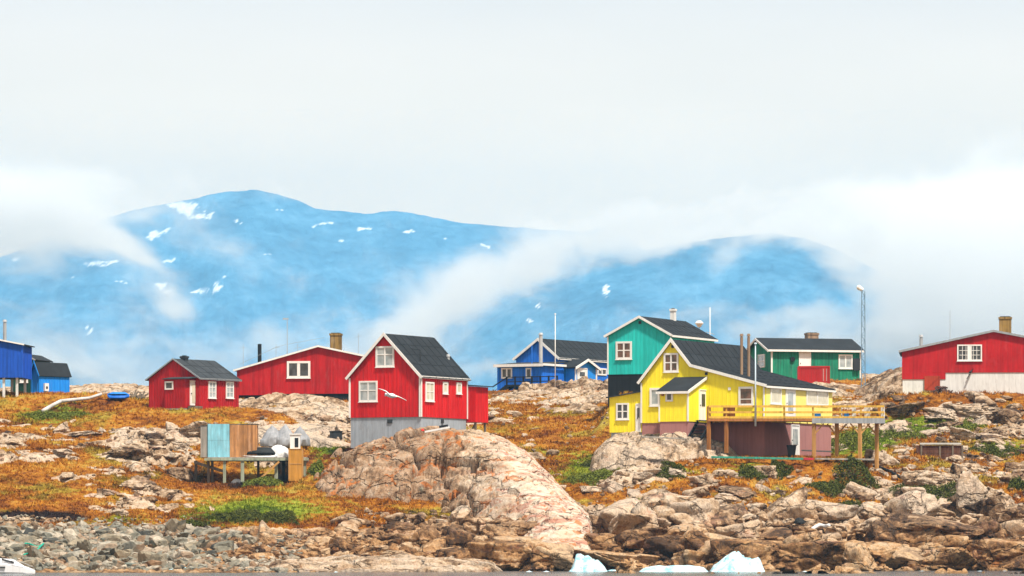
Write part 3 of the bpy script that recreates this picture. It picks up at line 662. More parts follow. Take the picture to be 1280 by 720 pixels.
h.win('F', (470, 433), (493, 458.6), glass=CURT, nx=2, nz=2, fw=.13, mw=.07, barh=.62); h.win('F', (449, 476.3), (472, 502), glass=CURT, nx=2, nz=2, fw=.12, mw=.07, barh=.55)
h.win('R', (531.3, 477), (542, 502), glass=CREAM, nx=2, nz=2, fw=.12, mw=.05); h.win('R', (553, 477.2), (559.3, 492.6), glass=CREAM, fw=.14); h.win('R', (570, 478), (576.3, 492.6), glass=CREAM, fw=.14)
for a_, b_ in (((484, 524.3), (490, 529)),):
    x0, z1 = h.f(*a_); x1, z0 = h.f(*b_); MB().box(x0, x1, .0, .07, z0, z1).build('vent', DMET, h.e)
y0, z1 = h.r(552, 524, 0); MB().box(-.07, .01, y0, y0 + .35, z1 - .28, z1).build('vent', DMET, h.e)
h.pipe(-1.3, yb - .5, h.f(577, 468)[1], h.f(577, 441)[1], .11, METAL)
# back lean-to on short posts
ya = yb + .02; w2, zt2 = h.f(600, 484, ya + 1.2); zb2 = h.f(592, 528, ya + .6)[1]
lt = [(-.9, zt2 + .10), (.02, zt2), ]
m = MB().extr([(-1.6, zb2), (-1.6, zt2 + .15), (.72, zt2), (.72, zb2)], ya, ya + 1.9)
for i in range(6): m.box(.715, .745, ya + .15 + .3 * i, ya + .21 + .3 * i, zb2 + .01, zt2 - .04)
for i in range(3): m.box(.1 + .24 * i, .15 + .24 * i, ya - .03, ya + .01, zb2 + .01, zt2 - .03)
an = m.build('lean_to', RED, h.e); MB().extr([(-1.6, zt2 + .17), (-1.6, zt2 + .27), (.95, zt2 + .09), (.95, zt2 + .01)], ya - .1, ya + 2.1).build('roof', FELTP, an)
MB().box(.5, .64, ya + .1, ya + .24, zb2 - 1.6, zb2 - .003).box(.5, .64, ya + 1.6, ya + 1.74, zb2 - 1.6, zb2 - .003).bar((.57, ya + .2, zb2 - .1), (-.2, ya + .25, zb2 - 1.2), .1).build('post', WOOD, an)
# fine frame of a lamp bracket on the roof slope
MB().path([(-.9, 1.6, ze + .9), (-.9, 1.6, ze + 1.9), (-1.6, 1.6, ze + 2.0)], .03, 6).build('bracket', DMET, h.e)

# ===== small red house at left
h = House('wooden_house', 249, 507, 366, 33, 'small red house with grey roof and low porch, leftmost of the red houses')
xl, _ = h.f(186, 507); ze = h.f(249, 472.5)[1]; zap = h.f(218, 449.5)[1]; yb, _ = h.r(298.5, 507, 0)
top = [(xl, ze), (xl * .50, zap), (0, ze)]
h.prism('wall', top, -.9, 0, yb, DRED, .26, ('R',)); h.roof(top, 0, yb, FELTP, .08, .25, .12, seams=1.0); h.verge(top, -.12, TRIM, .10, .04, .25, .10); h.eave(0, ze - .02, -.1, yb + .1, TRIM, .10, .20)
xp, zp = h.f(205, 474.5, -1.15)
pz0 = h.f(215, 510, -1.15)[1]; pd = 1.15; ptop = [(xp, zp), (xp + .02, zp), (-.02, zp), (0, zp)]
pw_ = h.f(232, 500, -pd)[0]
pb = MB().box(xp, pw_, -pd, -.004, pz0 - .02, zp); i = 0
while xp + .15 + i * .26 < pw_: pb.box(xp + .13 + i * .26, xp + .18 + i * .26, -pd - .025, -pd + .01, pz0, zp - .02); i += 1
po = pb.build('porch', DRED, h.e); MB().box(xp + .03, pw_ - .03, -pd + .03, -.01, pz0 - .42, pz0 - .024).build('foundation', WCONC, po)
MB().extr([(-pd - .16, zp + .004), (-pd - .16, zp + .07), (-.03, zp + .22), (-.03, zp + .15)], xp - .12, pw_ + .35, 'x').build('roof', FELTP, po)
h.win('F', (206.5, 476.7), (217, 487), fw=.11, at_=-pd, parent=po, sill=False)
h.door('R', (237, 475.5), (246.2, 507), pane=(.22, .78, .1, .85), glass=CREAM, at_=pw_)
h.win('R', (260, 476.5), (269.5, 498), nx=2, nz=3, fw=.10, mw=.04, glass=CURT); h.win('R', (282, 476.8), (291.5, 498), nx=2, nz=3, fw=.10, mw=.04, glass=CURT)
MB().box(pw_ + .1, .35, -1.0, -.05, -.75, -.05).box(pw_ + .25, .55, -1.35, -1.0, -.85, -.25).build('doorstep', WOOD, h.e)
chimney(h, xl * .48, 1.2, zap - .3, h.f(241, 444)[1], .42, .42, DMET)
MB().box(.03, .08, yb * .46, yb * .46 + .07, 0, ze - .1).build('downpipe', DRED, h.e)

# ===== long red house behind
h = House('wooden_house', 437, 492, 385, 8, 'long low red house with ochre chimney, half behind the tall red gabled house')
xl, ze1 = h.f(296, 463); xa, zap = h.f(398, 433.5); xr, ze2 = h.f(462, 447)
D = 9.0; top = [(xl, ze1), (xa, zap), (xr, ze2)]
h.prism('wall', top, 0, 0, D, DRED, .30, ('R',), bw=.03, bt=.015)
x1_, _ = h.f(348, 490); zz = h.f(300, 494)[1]
MB().box(xl + .002, x1_, -.012, D, zz, -.003).build('lower_wall', DRED, h.e); MB().box(xl + .1, xr - .1, .1, D - .1, -1.6, -.006).build('base', BLK, h.e)
h.roof(top, 0, D, FELTP, .10, .25, .2); h.verge(top, -.18, WHT, .14, .05, .25, .12)
h.win('F', (358.8, 451.5), (388, 472.5), nx=2, fw=.17, mw=.16)
x, z = h.f(420, 430, 3.5); chimney(h, x, 3.5, zap - .8, h.f(420, 417, 3.5)[1], .85, .8)
x, z = h.f(324.5, 452, 2.0); h.pipe(x, 2.0, z - .5, h.f(324.5, 430, 2)[1], .16, BLK, cap=False)
# aerial wires and rods on its roof
x, z = h.f(359, 448, 2.5); MB().tube((x, 2.5, z - .4), (x, 2.5, h.f(359, 400, 2.5)[1]), .035, .025, 6).box(x - .35, x + .1, 2.44, 2.56, h.f(359, 399, 2.5)[1] - .03, h.f(359, 399, 2.5)[1] + .08).build('aerial', METAL, h.e)
pts = [h.f(a, b, 1.2) for a, b in ((300, 455), (345, 434), (361, 430), (405, 422))]
MB().path([(a, 1.2, b) for a, b in pts], .012, 4).build('aerial_wire', METAL, h.e)
for a in (304, 345, 372, 448):
    x, z = h.f(a, 452, 2.2); zt = h.f(a, 452 - (22 if a < 440 else 36), 2.2)[1]; zt = max(zt, float(np.interp(x, [p[0] for p in top], [p[1] for p in top])) + .9)
    MB().tube((x, 2.2, z - .5), (x, 2.2, zt), .02, .015, 5).bar((x - .3, 2.2, zt - .35), (x + .3, 2.2, zt - .25), .02).build('aerial', METAL, h.e)

# ===== far left: blue house on stilts, dark green house, bright blue shed
h = House('wooden_house', 27.5, 472, 372, 4, 'deep blue house on stilts at the left edge with a steel flue')
xl, ze1 = h.f(-60, 414); ze2 = h.f(27.5, 431)[1]; top = [(xl, ze1), (0, ze2)]
h.prism('wall', top, 0, 0, 4.5, NAVY, .28, ('R',)); h.roof(top, 0, 4.5, FELTP, .09, .2, .2); h.verge(top, -.18, WHT, .11, .05, .2, .10)
MB().box(-.05, .08, -.06, .06, 0, ze2 - .04).build('corner_board', NAVY, h.e)
for a in (-52, -20, 4, 20.5):
    for yy in (.2, 3.8): x, z = h.f(a, 495); MB().box(x - .09, x + .09, yy, yy + .18, z - .9, -.003).build('post', WCONC, h.e)
x, z = h.f(6, 428, 1.5); h.pipe(x, 1.5, z - .4, h.f(6, 403, 1.5)[1], .14, METAL)
h = House('wooden_house', 41, 491, 392, 12, 'dark green house partly hidden behind the deep blue stilt house, white framed window')
xl, ze1 = h.f(14, 450); xa, zap = h.f(30, 443.5); xr, ze2 = h.f(42, 449.5); zap += .0
top = [(xl, ze1), (xa, zap), (xr, ze2)]
h.prism('wall', top, -.7, 0, 4.5, DGRN, .3, ('R',)); h.roof(top, 0, 4.5, FELT, .1, .2, .15); h.verge(top, -.15, TRIM, .1, .04, .2, .1); h.win('F', (25, 456), (35, 478), nx=1, nz=2, fw=.13, glass=CURT)
h = House('storage_shed', 49, 492, 378, 42, 'small bright blue shed with a dark roof beside the dark green house', 'shed')
xl, _ = h.f(38.5, 492); ze = h.f(49, 468.5)[1]; zap = h.f(43.5, 453.5)[1]; yb, _ = h.r(87, 492, 0); top = [(xl, ze), (xl / 2, zap), (0, ze)]
h.prism('wall', top, -.8, 0, yb, LBLU, .3, ('R',)); h.roof(top, 0, yb, FELT, .08, .14, .12); h.verge(top, -.12, LBLU, .10, .04, .14, .09)
y0, z1 = h.r(54, 479, 0); y1, z0 = h.r(59, 489, 0); b_ = MB().box(.02, .2, y0, y1, z0, z1).build('meter_box', WHT, h.e); MB().box(.19, .215, y0 + .12, y1 - .12, z0 + .18, z1 - .25).build('hatch', DMET, b_)

# ===== blue house behind, with annex, porch and terrace
h = House('wooden_house', 698, 490, 440, 30, 'blue house with white trim and flat annex on pale rocks left of the teal house')
xl, _ = h.f(645, 490); ze = h.f(698, 447)[1]; zap = h.f(673, 424.5)[1]; D = 16.0; top = [(xl, ze), (xl * .46, zap), (0, ze)]
h.prism('wall', top, -1.2, 0, D, BLU, .35, ('R',), bt=.02); h.roof(top, 0, D, FELT, .12, .25, .2, seams=1.2); h.verge(top, -.2, WHT, .22, .05, .25, .13); h.eave(0, ze - .03, -.2, D, WHT, .16, .2)
# lower annex in front: its own body, slightly sloped roof
ya = -4.0; xa0, za = h.f(621.5, 457.5, ya); xa1, za1 = h.f(678, 456, ya)
atop = [(xa0, za), (xa1, za)]
an = h.prism('annex', atop, -1.3, ya, -.03, BLU, .35, ('R',), bt=.02)
MB().extr([(ya - .3, za + .01), (ya - .3, za + .12), (-.04, za + .45), (-.04, za + .34)], xa0 - .25, xa1 + .25, 'x').build('roof', FELTP, an)
MB().box(xa0 - .2, xa1 + .26, ya - .36, ya - .305, za - .12, za + .13).box(xa1 + .255, xa1 + .31, ya - .3, -.05, za - .05, za + .15).build('fascia', WHT, an)
h.win('F', (627, 460), (640.5, 473), nx=2, fw=.13, mw=.1, at_=ya, parent=an, sill=False); h.win('F', (657.5, 460), (665, 473), fw=.13, at_=ya, parent=an, sill=False)
x, z = h.f(676, 452, ya + 1.2); h.pipe(x, ya + 1.2, za - .1, h.f(676, 419, ya + 1.2)[1], .17, METAL)
x, z = h.f(665.5, 450, ya - .1); MB().tube((x, ya - .2, h.f(665, 482, ya)[1]), (x, ya - .2, h.f(665, 432, ya)[1]), .06, .05, 6).build('vent_pipe', BLU, h.e)
# porch in front of the long side
yp0, _ = h.r(700, 470, 0)
yp0 = 5.2; yp1 = 10.0; xp = 1.6
w0, z_ = h.r(718.5, 475, xp); w1, _ = h.r(745.5, 475, xp); _, zap2 = h.r(732, 450.5, xp); _, ze3 = h.r(718.5, 459, xp); _, zb3 = h.r(732, 475, xp)
P = [(w0, zb3 - 1.2), (w0, ze3), ((w0 + w1) / 2, zap2), (w1, ze3), (w1, zb3 - 1.2)]
po = MB().extr(P, .03, xp, 'x').build('porch', LBLU, h.e)
rf = MB(); mid = (w0 + w1) / 2
for (a, b) in (((w0 - .3, ze3 - .12), (mid, zap2)), ((mid, zap2 + .004), (w1 + .3, ze3 - .12))): rf.extr([(a[0], a[1] + .01), (b[0], b[1] + .01), (b[0], b[1] + .14), (a[0], a[1] + .14)], .02, xp + .25, 'x')
rf.build('roof', FELT, po)
bb = MB()
for (a, b) in (((w0 - .32, ze3 - .14), (mid, zap2 - .01)), ((mid, zap2 - .008), (w1 + .32, ze3 - .14))): bb.extr([(a[0], a[1] - .08), (b[0], b[1] - .08), (b[0], b[1] + .15), (a[0], a[1] + .15)], xp + .26, xp + .32, 'x')
bb.box(xp + .005, xp + .07, w0 - .02, w0 + .16, zb3 - .2, ze3).box(xp + .005, xp + .07, w1 - .16, w1 + .02, zb3 - .2, ze3); bb.build('bargeboard', WHT, po)
h.door('R', (721, 459.5), (733.5, 475), at_=xp, pane=(.25, .75, .3, .65), parent=po)
h.win('R', (746.5, 460), (757.5, 469.5), nx=2, fw=.13, mw=.1, at_=.0, sill=False)
y0, z1 = h.r(694.5, 464, 0); MB().box(.03, .35, .6, 1.5, -.0, z1 + .0 - .2).build('meter_box', DMET, h.e)
# stairs and terrace of dark timber before the annex
m = MB(); yq = ya - 1.4; X0, zt = h.f(633, 481, yq); X1, _ = h.f(690, 481, yq); _, zr = h.f(633, 478.5, yq)
m.box(X0, X1 + .6, yq, ya - .05, zt - .18, zt)
for i in range(7): xx = X0 + (X1 + .5 - X0) * i / 6; m.box(xx - .06, xx + .06, yq, yq + .12, zt - 1.6, zt + .75)
for q in (.3, .72): m.box(X0, X1 + .6, yq - .04, yq - .003, zt + q - .08, zt + q)
te = m.build('terrace', BLK, h.e)
m = MB(); xs_, zs_ = h.f(615, 496, yq); m.bar((xs_, yq + .1, zs_), (X0 + .1, yq + .1, zt - .05), .1, .28).bar((xs_, yq + 1.1, zs_), (X0 + .1, yq + 1.1, zt - .05), .1, .28)
m.bar((xs_, yq + .1, zs_ + .9), (X0 + .1, yq + .1, zt + .72), .06, .1)
for i in range(7): t = (i + .5) / 7; m.box(xs_ + (X0 - xs_) * t - .15, xs_ + (X0 - xs_) * t + .15, yq + .1, yq + 1.1, zs_ + (zt - zs_) * t, zs_ + (zt - zs_) * t + .05)
m.build('stairs', BLK, te)

# ===== teal house
h = House('wooden_house', 838, 467, 362, 24, 'tall teal house with a black lower storey, behind the left end of the yellow house')
xl, zl = h.f(759.5, 420); xa, zap = h.f(800, 397); ze = h.f(838, 420)[1]; yb, _ = h.r(893, 467, 0)
top = [(xl, zl), (xa, zap), (0, zl + .0)]
h.prism('wall', top, 0, 0, yb, TEAL, .32, ('R',), bt=.018); MB().box(xl + .02, -.02, .03, yb - .02, -2.6, -.004).build('lower_storey', BLK, h.e)
h.roof(top, 0, yb, FELT, .11, .22, .2, seams=1.1); h.verge(top, -.2, WHT, .17, .05, .22, .13); h.eave(0, zl - .03, -.2, yb + .2, WHT, .14, .2)
h.corner([(xl + .04, -.035, zl - .05)], 0, zl, .09); h.win('F', (770, 427), (790, 449), nx=2, nz=2, fw=.15, mw=.08, glass=WARM)
x, z = h.f(800, 403); MB().box(x - .1, x + .12, -.06, .0, z - .12, z + .1).build('vent', DMET, h.e)
chimney(h, xa, yb * .74, zap - .2, zap + .95, .35, .4, WHT)

# ===== yellow house
h = House('wooden_house', 956, 527, 340, 27, 'bright yellow house with a black roof and a timber deck on posts')
HYE = h
zb = h.f(956, 527)[1]; xl, zl = h.f(801.5, 477); xa, zap = h.f(840, 426); xk, zk = h.f(864, 457.5); zr = h.f(956, 482)[1]; yb, _ = h.r(1040, 527, 0)
top = [(xl, zl), (xa, zap), (xk, zk), (0, zr)]
zfl = h.f(830, 528.5)[1]
h.prism('wall', top, zfl, 0, yb, YEL, .33, ('R',), bt=.016)
zlo = h.f(956, 580)[1]
xbase = h.f(876, 540)[0]
MB().box(xl + .05, xbase, .05, yb - .05, h.f(830, 552)[1], zfl - .004).box(xbase + .002, -.05, .05, yb - .05, zlo - .3, zfl - .004).build('foundation', MAR, h.e)
h.roof(top, 0, yb, FELT, .12, .2, .2, seams=1.25); h.verge(top, -.2, WHT, .20, .05, .22, .14); h.eave(0, zr - .03, -.2, yb + .2, WHT, .12, .2); h.eave(xl, zl - .03, -.2, yb + .2, WHT, .12, -.2)
h.corner([(xl + .03, -.03, zl - .1), (-.05, -.03, zr - .1)], zfl, zl, .10)
h.win('F', (830, 441.5), (848.3, 465), nx=2, nz=2, fw=.13, mw=.08, glass=WARM); h.win('F', (812.5, 485), (825, 507.5), fw=.15, glass=CURT); h.win('F', (923.5, 483.5), (942, 507), fw=.15, glass=WARM, nz=2, barh=.3)
for a_, b_ in ((883, 467), (841, 433), (912, 486)):
    x, z = h.f(a_, b_); MB().box(x - .1, x + .1, -.05, -.0, z - .1, z + .1).build('vent', DMET if a_ < 900 else WHT, h.e)
# side wall openings (buttery boards around the veranda windows)
w_, _ = h.r(1040, 500, 0)
MB().box(.018, .034, .15, yb - .02, zfl + .02, zr - .16).build('side_cladding', BUT, h.e)
h.win('R', (962.5, 484.5), (976, 505.5), glass=CREAM, fw=.12, at_=.03); h.door('R', (981.5, 486.5), (993.5, 521), at_=.03, pane=(.25, .75, .12, .88), glass=CURT)
h.win('R', (1007.5, 485), (1034.5, 508), glass=CREAM, nx=2, fw=.12, mw=.10, at_=.03, sill=False)
# basement door and its glass
h.door('R', (988.5, 530.5), (998.5, 569), at_=-.05, pane=(.2, .8, .35, .85), glass=CURT)
# two flues through the low roof
for a_, mt in ((927, RUSTM), (935.8, RUSTM)):
    x, z = h.f(a_, 462, 3.0); h.pipe(x, 3.0, float(np.interp(x, [p[0] for p in top], [p[1] for p in top])) - .1, h.f(a_, 421, 3.0)[1], .105, mt)
# porch with lean-to roof and white door on its right side
pd = 2.95; x0, _ = h.f(824, 500, -pd); x1, zpe = h.f(860, 489, -pd); zpt = zpe + 1.0
m = MB().extr([(-pd, zfl), (-pd, zpe), (-.003, zpt), (-.003, zfl)], x0, x1, 'x')
i = 0
while x0 + .2 + i * .33 < x1: m.box(x0 + .17 + i * .33, x0 + .22 + i * .33, -pd - .016, -pd + .01, zfl + .003, zpe - .02); i += 1
po = m.build('porch', YEL, h.e)
MB().box(x0 + .04, x1 - .04, -pd + .04, -.01, h.f(840, 549, -pd)[1], zfl - .005).build('foundation', MAR, po)
MB().extr([(-pd - .22, zpe - .07), (-pd - .22, zpe + .03), (-.012, zpt + .12), (-.012, zpt + .02)], x0 - .15, x1 + .12, 'x').build('roof', FELT, po)
MB().extr([(-pd - .26, zpe - .17), (-pd - .26, zpe + .05), (-.02, zpt + .14), (-.02, zpt - .06)], x1 + .125, x1 + .165, 'x').box(x0 - .15, x1 + .12, -pd - .27, -pd - .23, zpe - .17, zpe + .0).box(x1 - .06, x1 + .04, -pd - .05, -pd + .06, zfl, zpe - .1).box(x0 - .03, x0 + .06, -pd - .05, -pd + .04, zfl, zpe - .1).build('trim', WHT, po)
h.win('F', (832.3, 490.5), (841.3, 501.8), fw=.12, at_=-pd, parent=po, sill=False)
h.door('R', (873.4, 486.5), (883.5, 525.5), at_=x1, pane=(.3, .7, .45, .85), parent=po)
x, z = h.f(828.5, 493, -pd); MB().box(x - .06, x + .08, -pd - .12, -pd, z - .12, z + .08).build('porch_lamp', OAK, po)
# stairs down from the porch door
xs0 = x1 + .1; m = MB(); zt = h.r(878, 526, x1)[1]; zb_ = h.f(868, 548, -pd)[1]
for i in range(6): m.box(xs0, xs0 + 1.0, -1.9 - .22 * i, -1.65 - .22 * i, zt - .05 - .23 * i, zt - .23 * i)
for xx in (xs0 - .03, xs0 + 1.03): m.bar((xx, -1.4, zt - .05), (xx, -3.2, zb_ - .05), .06, .24)
m.box(xs0, xs0 + 1.0, -1.65, -.06, zt - .06, zt); m.build('stairs', BLK, h.e)
# lower annex at the left
an_x0, an_zl = h.f(761, 497); an_x1, an_zr = h.f(801, 490); an_b = h.f(780, 540.5)[1]; xq = xl - .003
at2 = [(an_x0, an_zl), (xq, an_zr)]
an = h.prism('annex', at2, an_b, .12, 4.6, YEL, .33, (), bt=.016)
m = MB().extr([(an_x0 - .22, an_zl + .01 - .04), (xq, an_zr + .01), (xq, an_zr + .09), (an_x0 - .22, an_zl + .05)], -.08, 4.8); m.build('roof', FELTP, an)
h.win('F', (770.5, 504), (786.3, 524.5), nx=2, nz=2, fw=.12, mw=.07, at_=.12, parent=an, glass=GLASS); h.door('F', (795, 504.5), (801.3, 540), at_=.12, pane=(.3, .75, .5, .85), parent=an)
MB().box(an_x0 + .1, xq, .2, 4.4, an_b - .9, an_b - .003).build('footing', CONC, an)

RAILM = painted('honey_timber', (.66, .40, .07), .25, .75, .15, .1)
# ----- the deck: floor, joists, rail, posts with braces
def hl(px, py, Y):     # picture point at distance Y in the house's own axes
    v = h.I @ at(px, py, Y); return (v.x, v.y, v.z)
YD0, YD1 = 337.2, 340.9
zd = h.I @ at(1000, 523, YD0); ZT = zd.z
def pl(px, Y, z=None):
    v = h.I @ at(px, 600, Y); return (v.x, v.y, ZT if z is None else z)
dk_ = MB()
a = pl(886, YD0); b = pl(1105, YD0); c = pl(1100, YD1 + 4); d_ = pl(890, YD1 + 1.0)
# floor boards: outline follows the front edge, the house wall lies inside
dk_.extr([a[:2], b[:2], c[:2], d_[:2]], ZT - .10, ZT, 'z')
n_b = 60
for i in range(n_b + 1):
    t = i / n_b; q = Vector(a).lerp(Vector(b), t); dk_.box(q.x - .02, q.x + .02, q.y - .03, q.y + .25, ZT - .0, ZT + .012)
deck = dk_.build('deck', WOOD, h.e)
m = MB(); s1 = pl(1015, YD0 - .06); s2 = pl(1105.5, YD0 - .06); m.bar((s1[0], s1[1], ZT - .17), (s2[0], s2[1], ZT - .17), .05, .36); s3 = pl(1101, YD1 + 3.5); m.bar((s2[0] + .03, s2[1], ZT - .17), (s3[0] + .03, s3[1], ZT - .17), .05, .36)
m.build('deck_edge', TRIM, deck)
m = MB(); s0 = pl(885, YD0 - .05); m.bar((s0[0], s0[1], ZT - .10), (s1[0], s1[1], ZT - .10), .05, .2)
for i in range(24): q = Vector(pl(892 + 9 * i, YD0 + .1)); w2 = Vector(pl(892 + 9 * i, YD1)); m.bar((q.x, q.y, ZT - .20), (w2.x, w2.y, ZT - .20), .06, .17)
m.build('joists', OAK, deck)
m = MB()
def hz(py): return (h.I @ at(1000, py, YD0)).z
for py, th in ((508, .15), (515.3, .14), (521.5, .12)):
    s0 = pl(886, YD0 - .02); s2 = pl(1105, YD0 - .02); m.bar((s0[0], s0[1], hz(py)), (s2[0], s2[1], hz(py)), .04, th + .0)
    s3 = pl(1101, YD1 + 3.5); m.bar((s2[0], s2[1], hz(py)), (s3[0], s3[1], hz(py)), .04, th + .0)
m.build('railing', RAILM, deck)
for a_ in (886, 908, 944.5, 980, 1016, 1050, 1076):
    q = pl(a_, YD0 + .03); MB().box(q[0] - .05, q[0] + .05, q[1] - .02, q[1] + .08, ZT, hz(507)).build('rail_post', RAILM, deck)
for a_, w_ in ((1050.5, 3.5), (1067, 5), (1083.5, 7.5), (1103, 4.5)):
    q = pl(a_, YD0 + .12); ww = w_ / 17.6 / 2; MB().box(q[0] - ww, q[0] + ww, q[1] + .03, q[1] + .1, ZT + .02, hz(508.5)).build('rail_panel', WHT, deck)
q0 = pl(904, YD0 + .1); q1 = pl(919, YD0 + .1); MB().bar((q0[0], q0[1], hz(515)), (q1[0], q1[1], hz(515)), .05, .75).build('rail_panel', OAK, deck)
for a_, py_, mt in ((886, 548, OAK), (908, 552, OAK), (1017.5, 590, PINE), (1046, 573, PINE), (1075, 575, PINE), (1096, 571, PINE)):
    Yp = YD0 + .15 + (1.2 if a_ in (1046, 1096) else 0)
    q = pl(a_, Yp); zb_ = (h.I @ at(a_, py_, Yp)).z; w_ = .11
    p_ = MB().box(q[0] - w_, q[0] + w_, q[1] - w_, q[1] + w_, zb_ - .8, ZT - .11 if a_ > 1000 else ZT + .85).build('post', mt, deck)
    if a_ > 1000:
        m = MB(); sgn = (1,) if a_ == 1017.5 else ((-1,) if a_ == 1096 else (-1, 1))
        for s_ in sgn:
            e0 = pl(a_ + s_ * 12, Yp); m.bar((q[0], q[1], ZT - 1.15), (e0[0], e0[1], ZT - .36), .09, .10)
        m.build('brace', mt, p_)
# house details on the far roofs and the green house
h = House('wooden_house', 964, 475, 440, -16, 'low green house with white trim and black roof, just left of the lattice lamp mast')
# its long side faces the camera; gable turned to the left
xr, zer = h.f(1076, 437.5); _, zel = h.f(964, 437); D = 6.5
H_ = 1.05
def slope_house():
    m = MB(); zt = zel
    m.extr([(0, -1.5), (0, zt), (D / 2, zt + H_), (D, zt), (D, -1.5)], 0, xr, 'x')
    x = .15
    while x < xr: m.box(x - .03, x + .03, -.022, .01, -1.4, zt - .02); x += .36
    q = .3
    while q < D: m.box(-.022, .01, q - .03, q + .03, -1.4, zt + min(q, D - q) * H_ / (D / 2) - .05); q += .36
    m.build('wall', GRN, h.e)
    r_ = MB()
    for (a, b) in (((-.3, zt - .15), (D / 2, zt + H_)), ((D / 2, zt + H_ + .004), (D + .3, zt - .15))): r_.extr([(a[0], a[1] + .02), (b[0], b[1] + .02), (b[0], b[1] + .16), (a[0], a[1] + .16)], -.4, xr + .3, 'x')
    r_.build('roof', FELT, h.e)
    t = MB()
    for (a, b) in (((-.34, zt - .17), (D / 2, zt + H_ - .01)), ((D / 2, zt + H_ - .006), (D + .34, zt - .17))): t.extr([(a[0], a[1] - .06), (b[0], b[1] - .06), (b[0], b[1] + .14), (a[0], a[1] + .14)], -.46, -.405, 'x')
    t.box(-.40, xr + .3, -.37, -.31, zt - .18, zt - .0); t.build('bargeboard', WHT, h.e)
    return zt
zt = slope_house()
h.win('F', (1048, 443), (1065.5, 461), nx=2, fw=.13, mw=.09, glass=CURT)
h.door('F', (998.5, 439.2), (1013.5, 468), pane=None)
MB().box(-.03, .12, -.05, .03, -.5, zt - .1).box(xr - .12, xr + .03, -.05, .03, -.5, zt - .1).build('corner_board', WHT, h.e)
x, z = h.f(1070, 455); MB().box(x - .3, x + .3, -.3, -.03, z - .6, z + .5).build('meter_box', DMET, h.e)
x, z = h.f(990.5, 449); MB().tube((x, -.03, z), (x, -.16, z), .22, .22, 14).build('float_ball', BLK, h.e)
x, z = h.f(1014.5, 424, 4); chimney(h, x, 4.0, zt + H_ - .3, h.f(1014, 416.5, 4)[1] + .0, 1.05, .9, RUSTM)
# its gable window (left face, local x = 0 plane facing left)
def left_win(h, a, b, at_):
    y0_, z1_ = h.r(*a, at_); y1_, z0_ = h.r(*b, at_); y0_, y1_ = sorted((y0_, y1_)); fw = .12
    m = MB()
    for (ya_, yb_, za_, zb_) in ((y0_, y0_ + fw, z0_, z1_), (y1_ - fw, y1_, z0_, z1_), (y0_ + fw, y1_ - fw, z1_ - fw, z1_), (y0_ + fw, y1_ - fw, z0_, z0_ + fw), (y0_ + fw, y1_ - fw, (z0_ + z1_) / 2 - .03, (z0_ + z1_) / 2 + .03)): m.box(at_ - .075, at_ + .01, ya_, yb_, za_, zb_)
    fr = m.build('window', WHT, h.e); MB().box(at_ - .04, at_ - .01, y0_ + fw * .8, y1_ - fw * .8, z0_ + fw * .8, z1_ - fw * .8).build('pane', CURT, fr)
left_win(h, (956.5, 442.5), (948, 460), 0)

# ===== red house at right
h = House('wooden_house', 1127.5, 466, 372, 5.5, 'wide red house on white concrete with a brick chimney, cut by the right edge')
xa, zap = h.f(1242, 414.5); zl = h.f(1127.5, 439.5)[1]; xr, zr_ = h.f(1330, 431); D = 9.0
top = [(0, zl), (xa, zap), (xr, zr_)]
h.prism('wall', top, 0, 0, D, DRED, .28, (), bw=.035, bt=.016); h.roof(top, 0, D, FELTP, .1, .25, .2); h.verge(top, -.18, TRIM, .16, .05, .25, .13)
zw = h.f(1127, 474)[1]; zbb = h.f(1140, 500)[1]
MB().box(.05, xr - .05, .05, D - .1, zbb, -.004).build('foundation', WCONC, h.e)
x, z = h.f(1127.5, 474); x2, z2 = h.f(1182, 470); MB().box(.0, x2, -.0, 1.0, z2 - .25, -.003).build('lower_wall', DRED, h.e)
h.win('F', (1196.5, 430.8), (1227.5, 451), nx=2, nz=1, fw=.10, mw=.22)
# muntins of that window: three lights across each half
w0_, zt_ = h.f(1198.5, 432.5); w1_, zb_ = h.f(1225.5, 449.5); m = MB()
for i in (1, 2, 4, 5): xx = w0_ + (w1_ - w0_) * i / 6; m.box(xx - .018, xx + .018, -.055, -.037, zb_, zt_)
for j in (1, 2): zz_ = zb_ + (zt_ - zb_) * j / 3; m.box(w0_ + .05, w1_ - .05, -.058, -.038, zz_ - .018, zz_ + .018)
m.build('glazing_bars', WHT, h.e)
x, z = h.f(1256.5, 420, 3.0); chimney(h, x, 3.0, zap - 1.0, h.f(1256, 396.5, 3)[1], .95, .9, BRICK)
x, z = h.f(1151.5, 432, 2); h.pipe(x, 2.0, zl - .2, h.f(1151.5, 422, 2)[1], .14, METAL)
x, z = h.f(1187.5, 425, 2); MB().tube((x, 2.0, z - .8), (x, 2.0, h.f(1187, 388, 2)[1]), .03, .02, 6).build('aerial', METAL, h.e)
x0, z1 = h.f(1155.5, 470); x1, z0 = h.f(1175, 488); hd = MB().box(x0, x1, -.10, -.02, z0, z1).bar((x0 + .05, -.12, z0 + .05), (x1 - .05, -.12, z1 - .05), .08, .03, (0, 1, 0)).build('cellar_door', painted('rust_red_door', (.38, .045, .015), .25, .8), h.e)
x, z = h.f(1214, 464); MB().tube((x, -.02, z), (x - .1, -.5, z - .1), .09, .07, 8).tube((x + .15, -.06, z + .2), (x - .35, -.06, z - .6), .03, .03, 6).build('outlet_pipe', DMET, h.e)
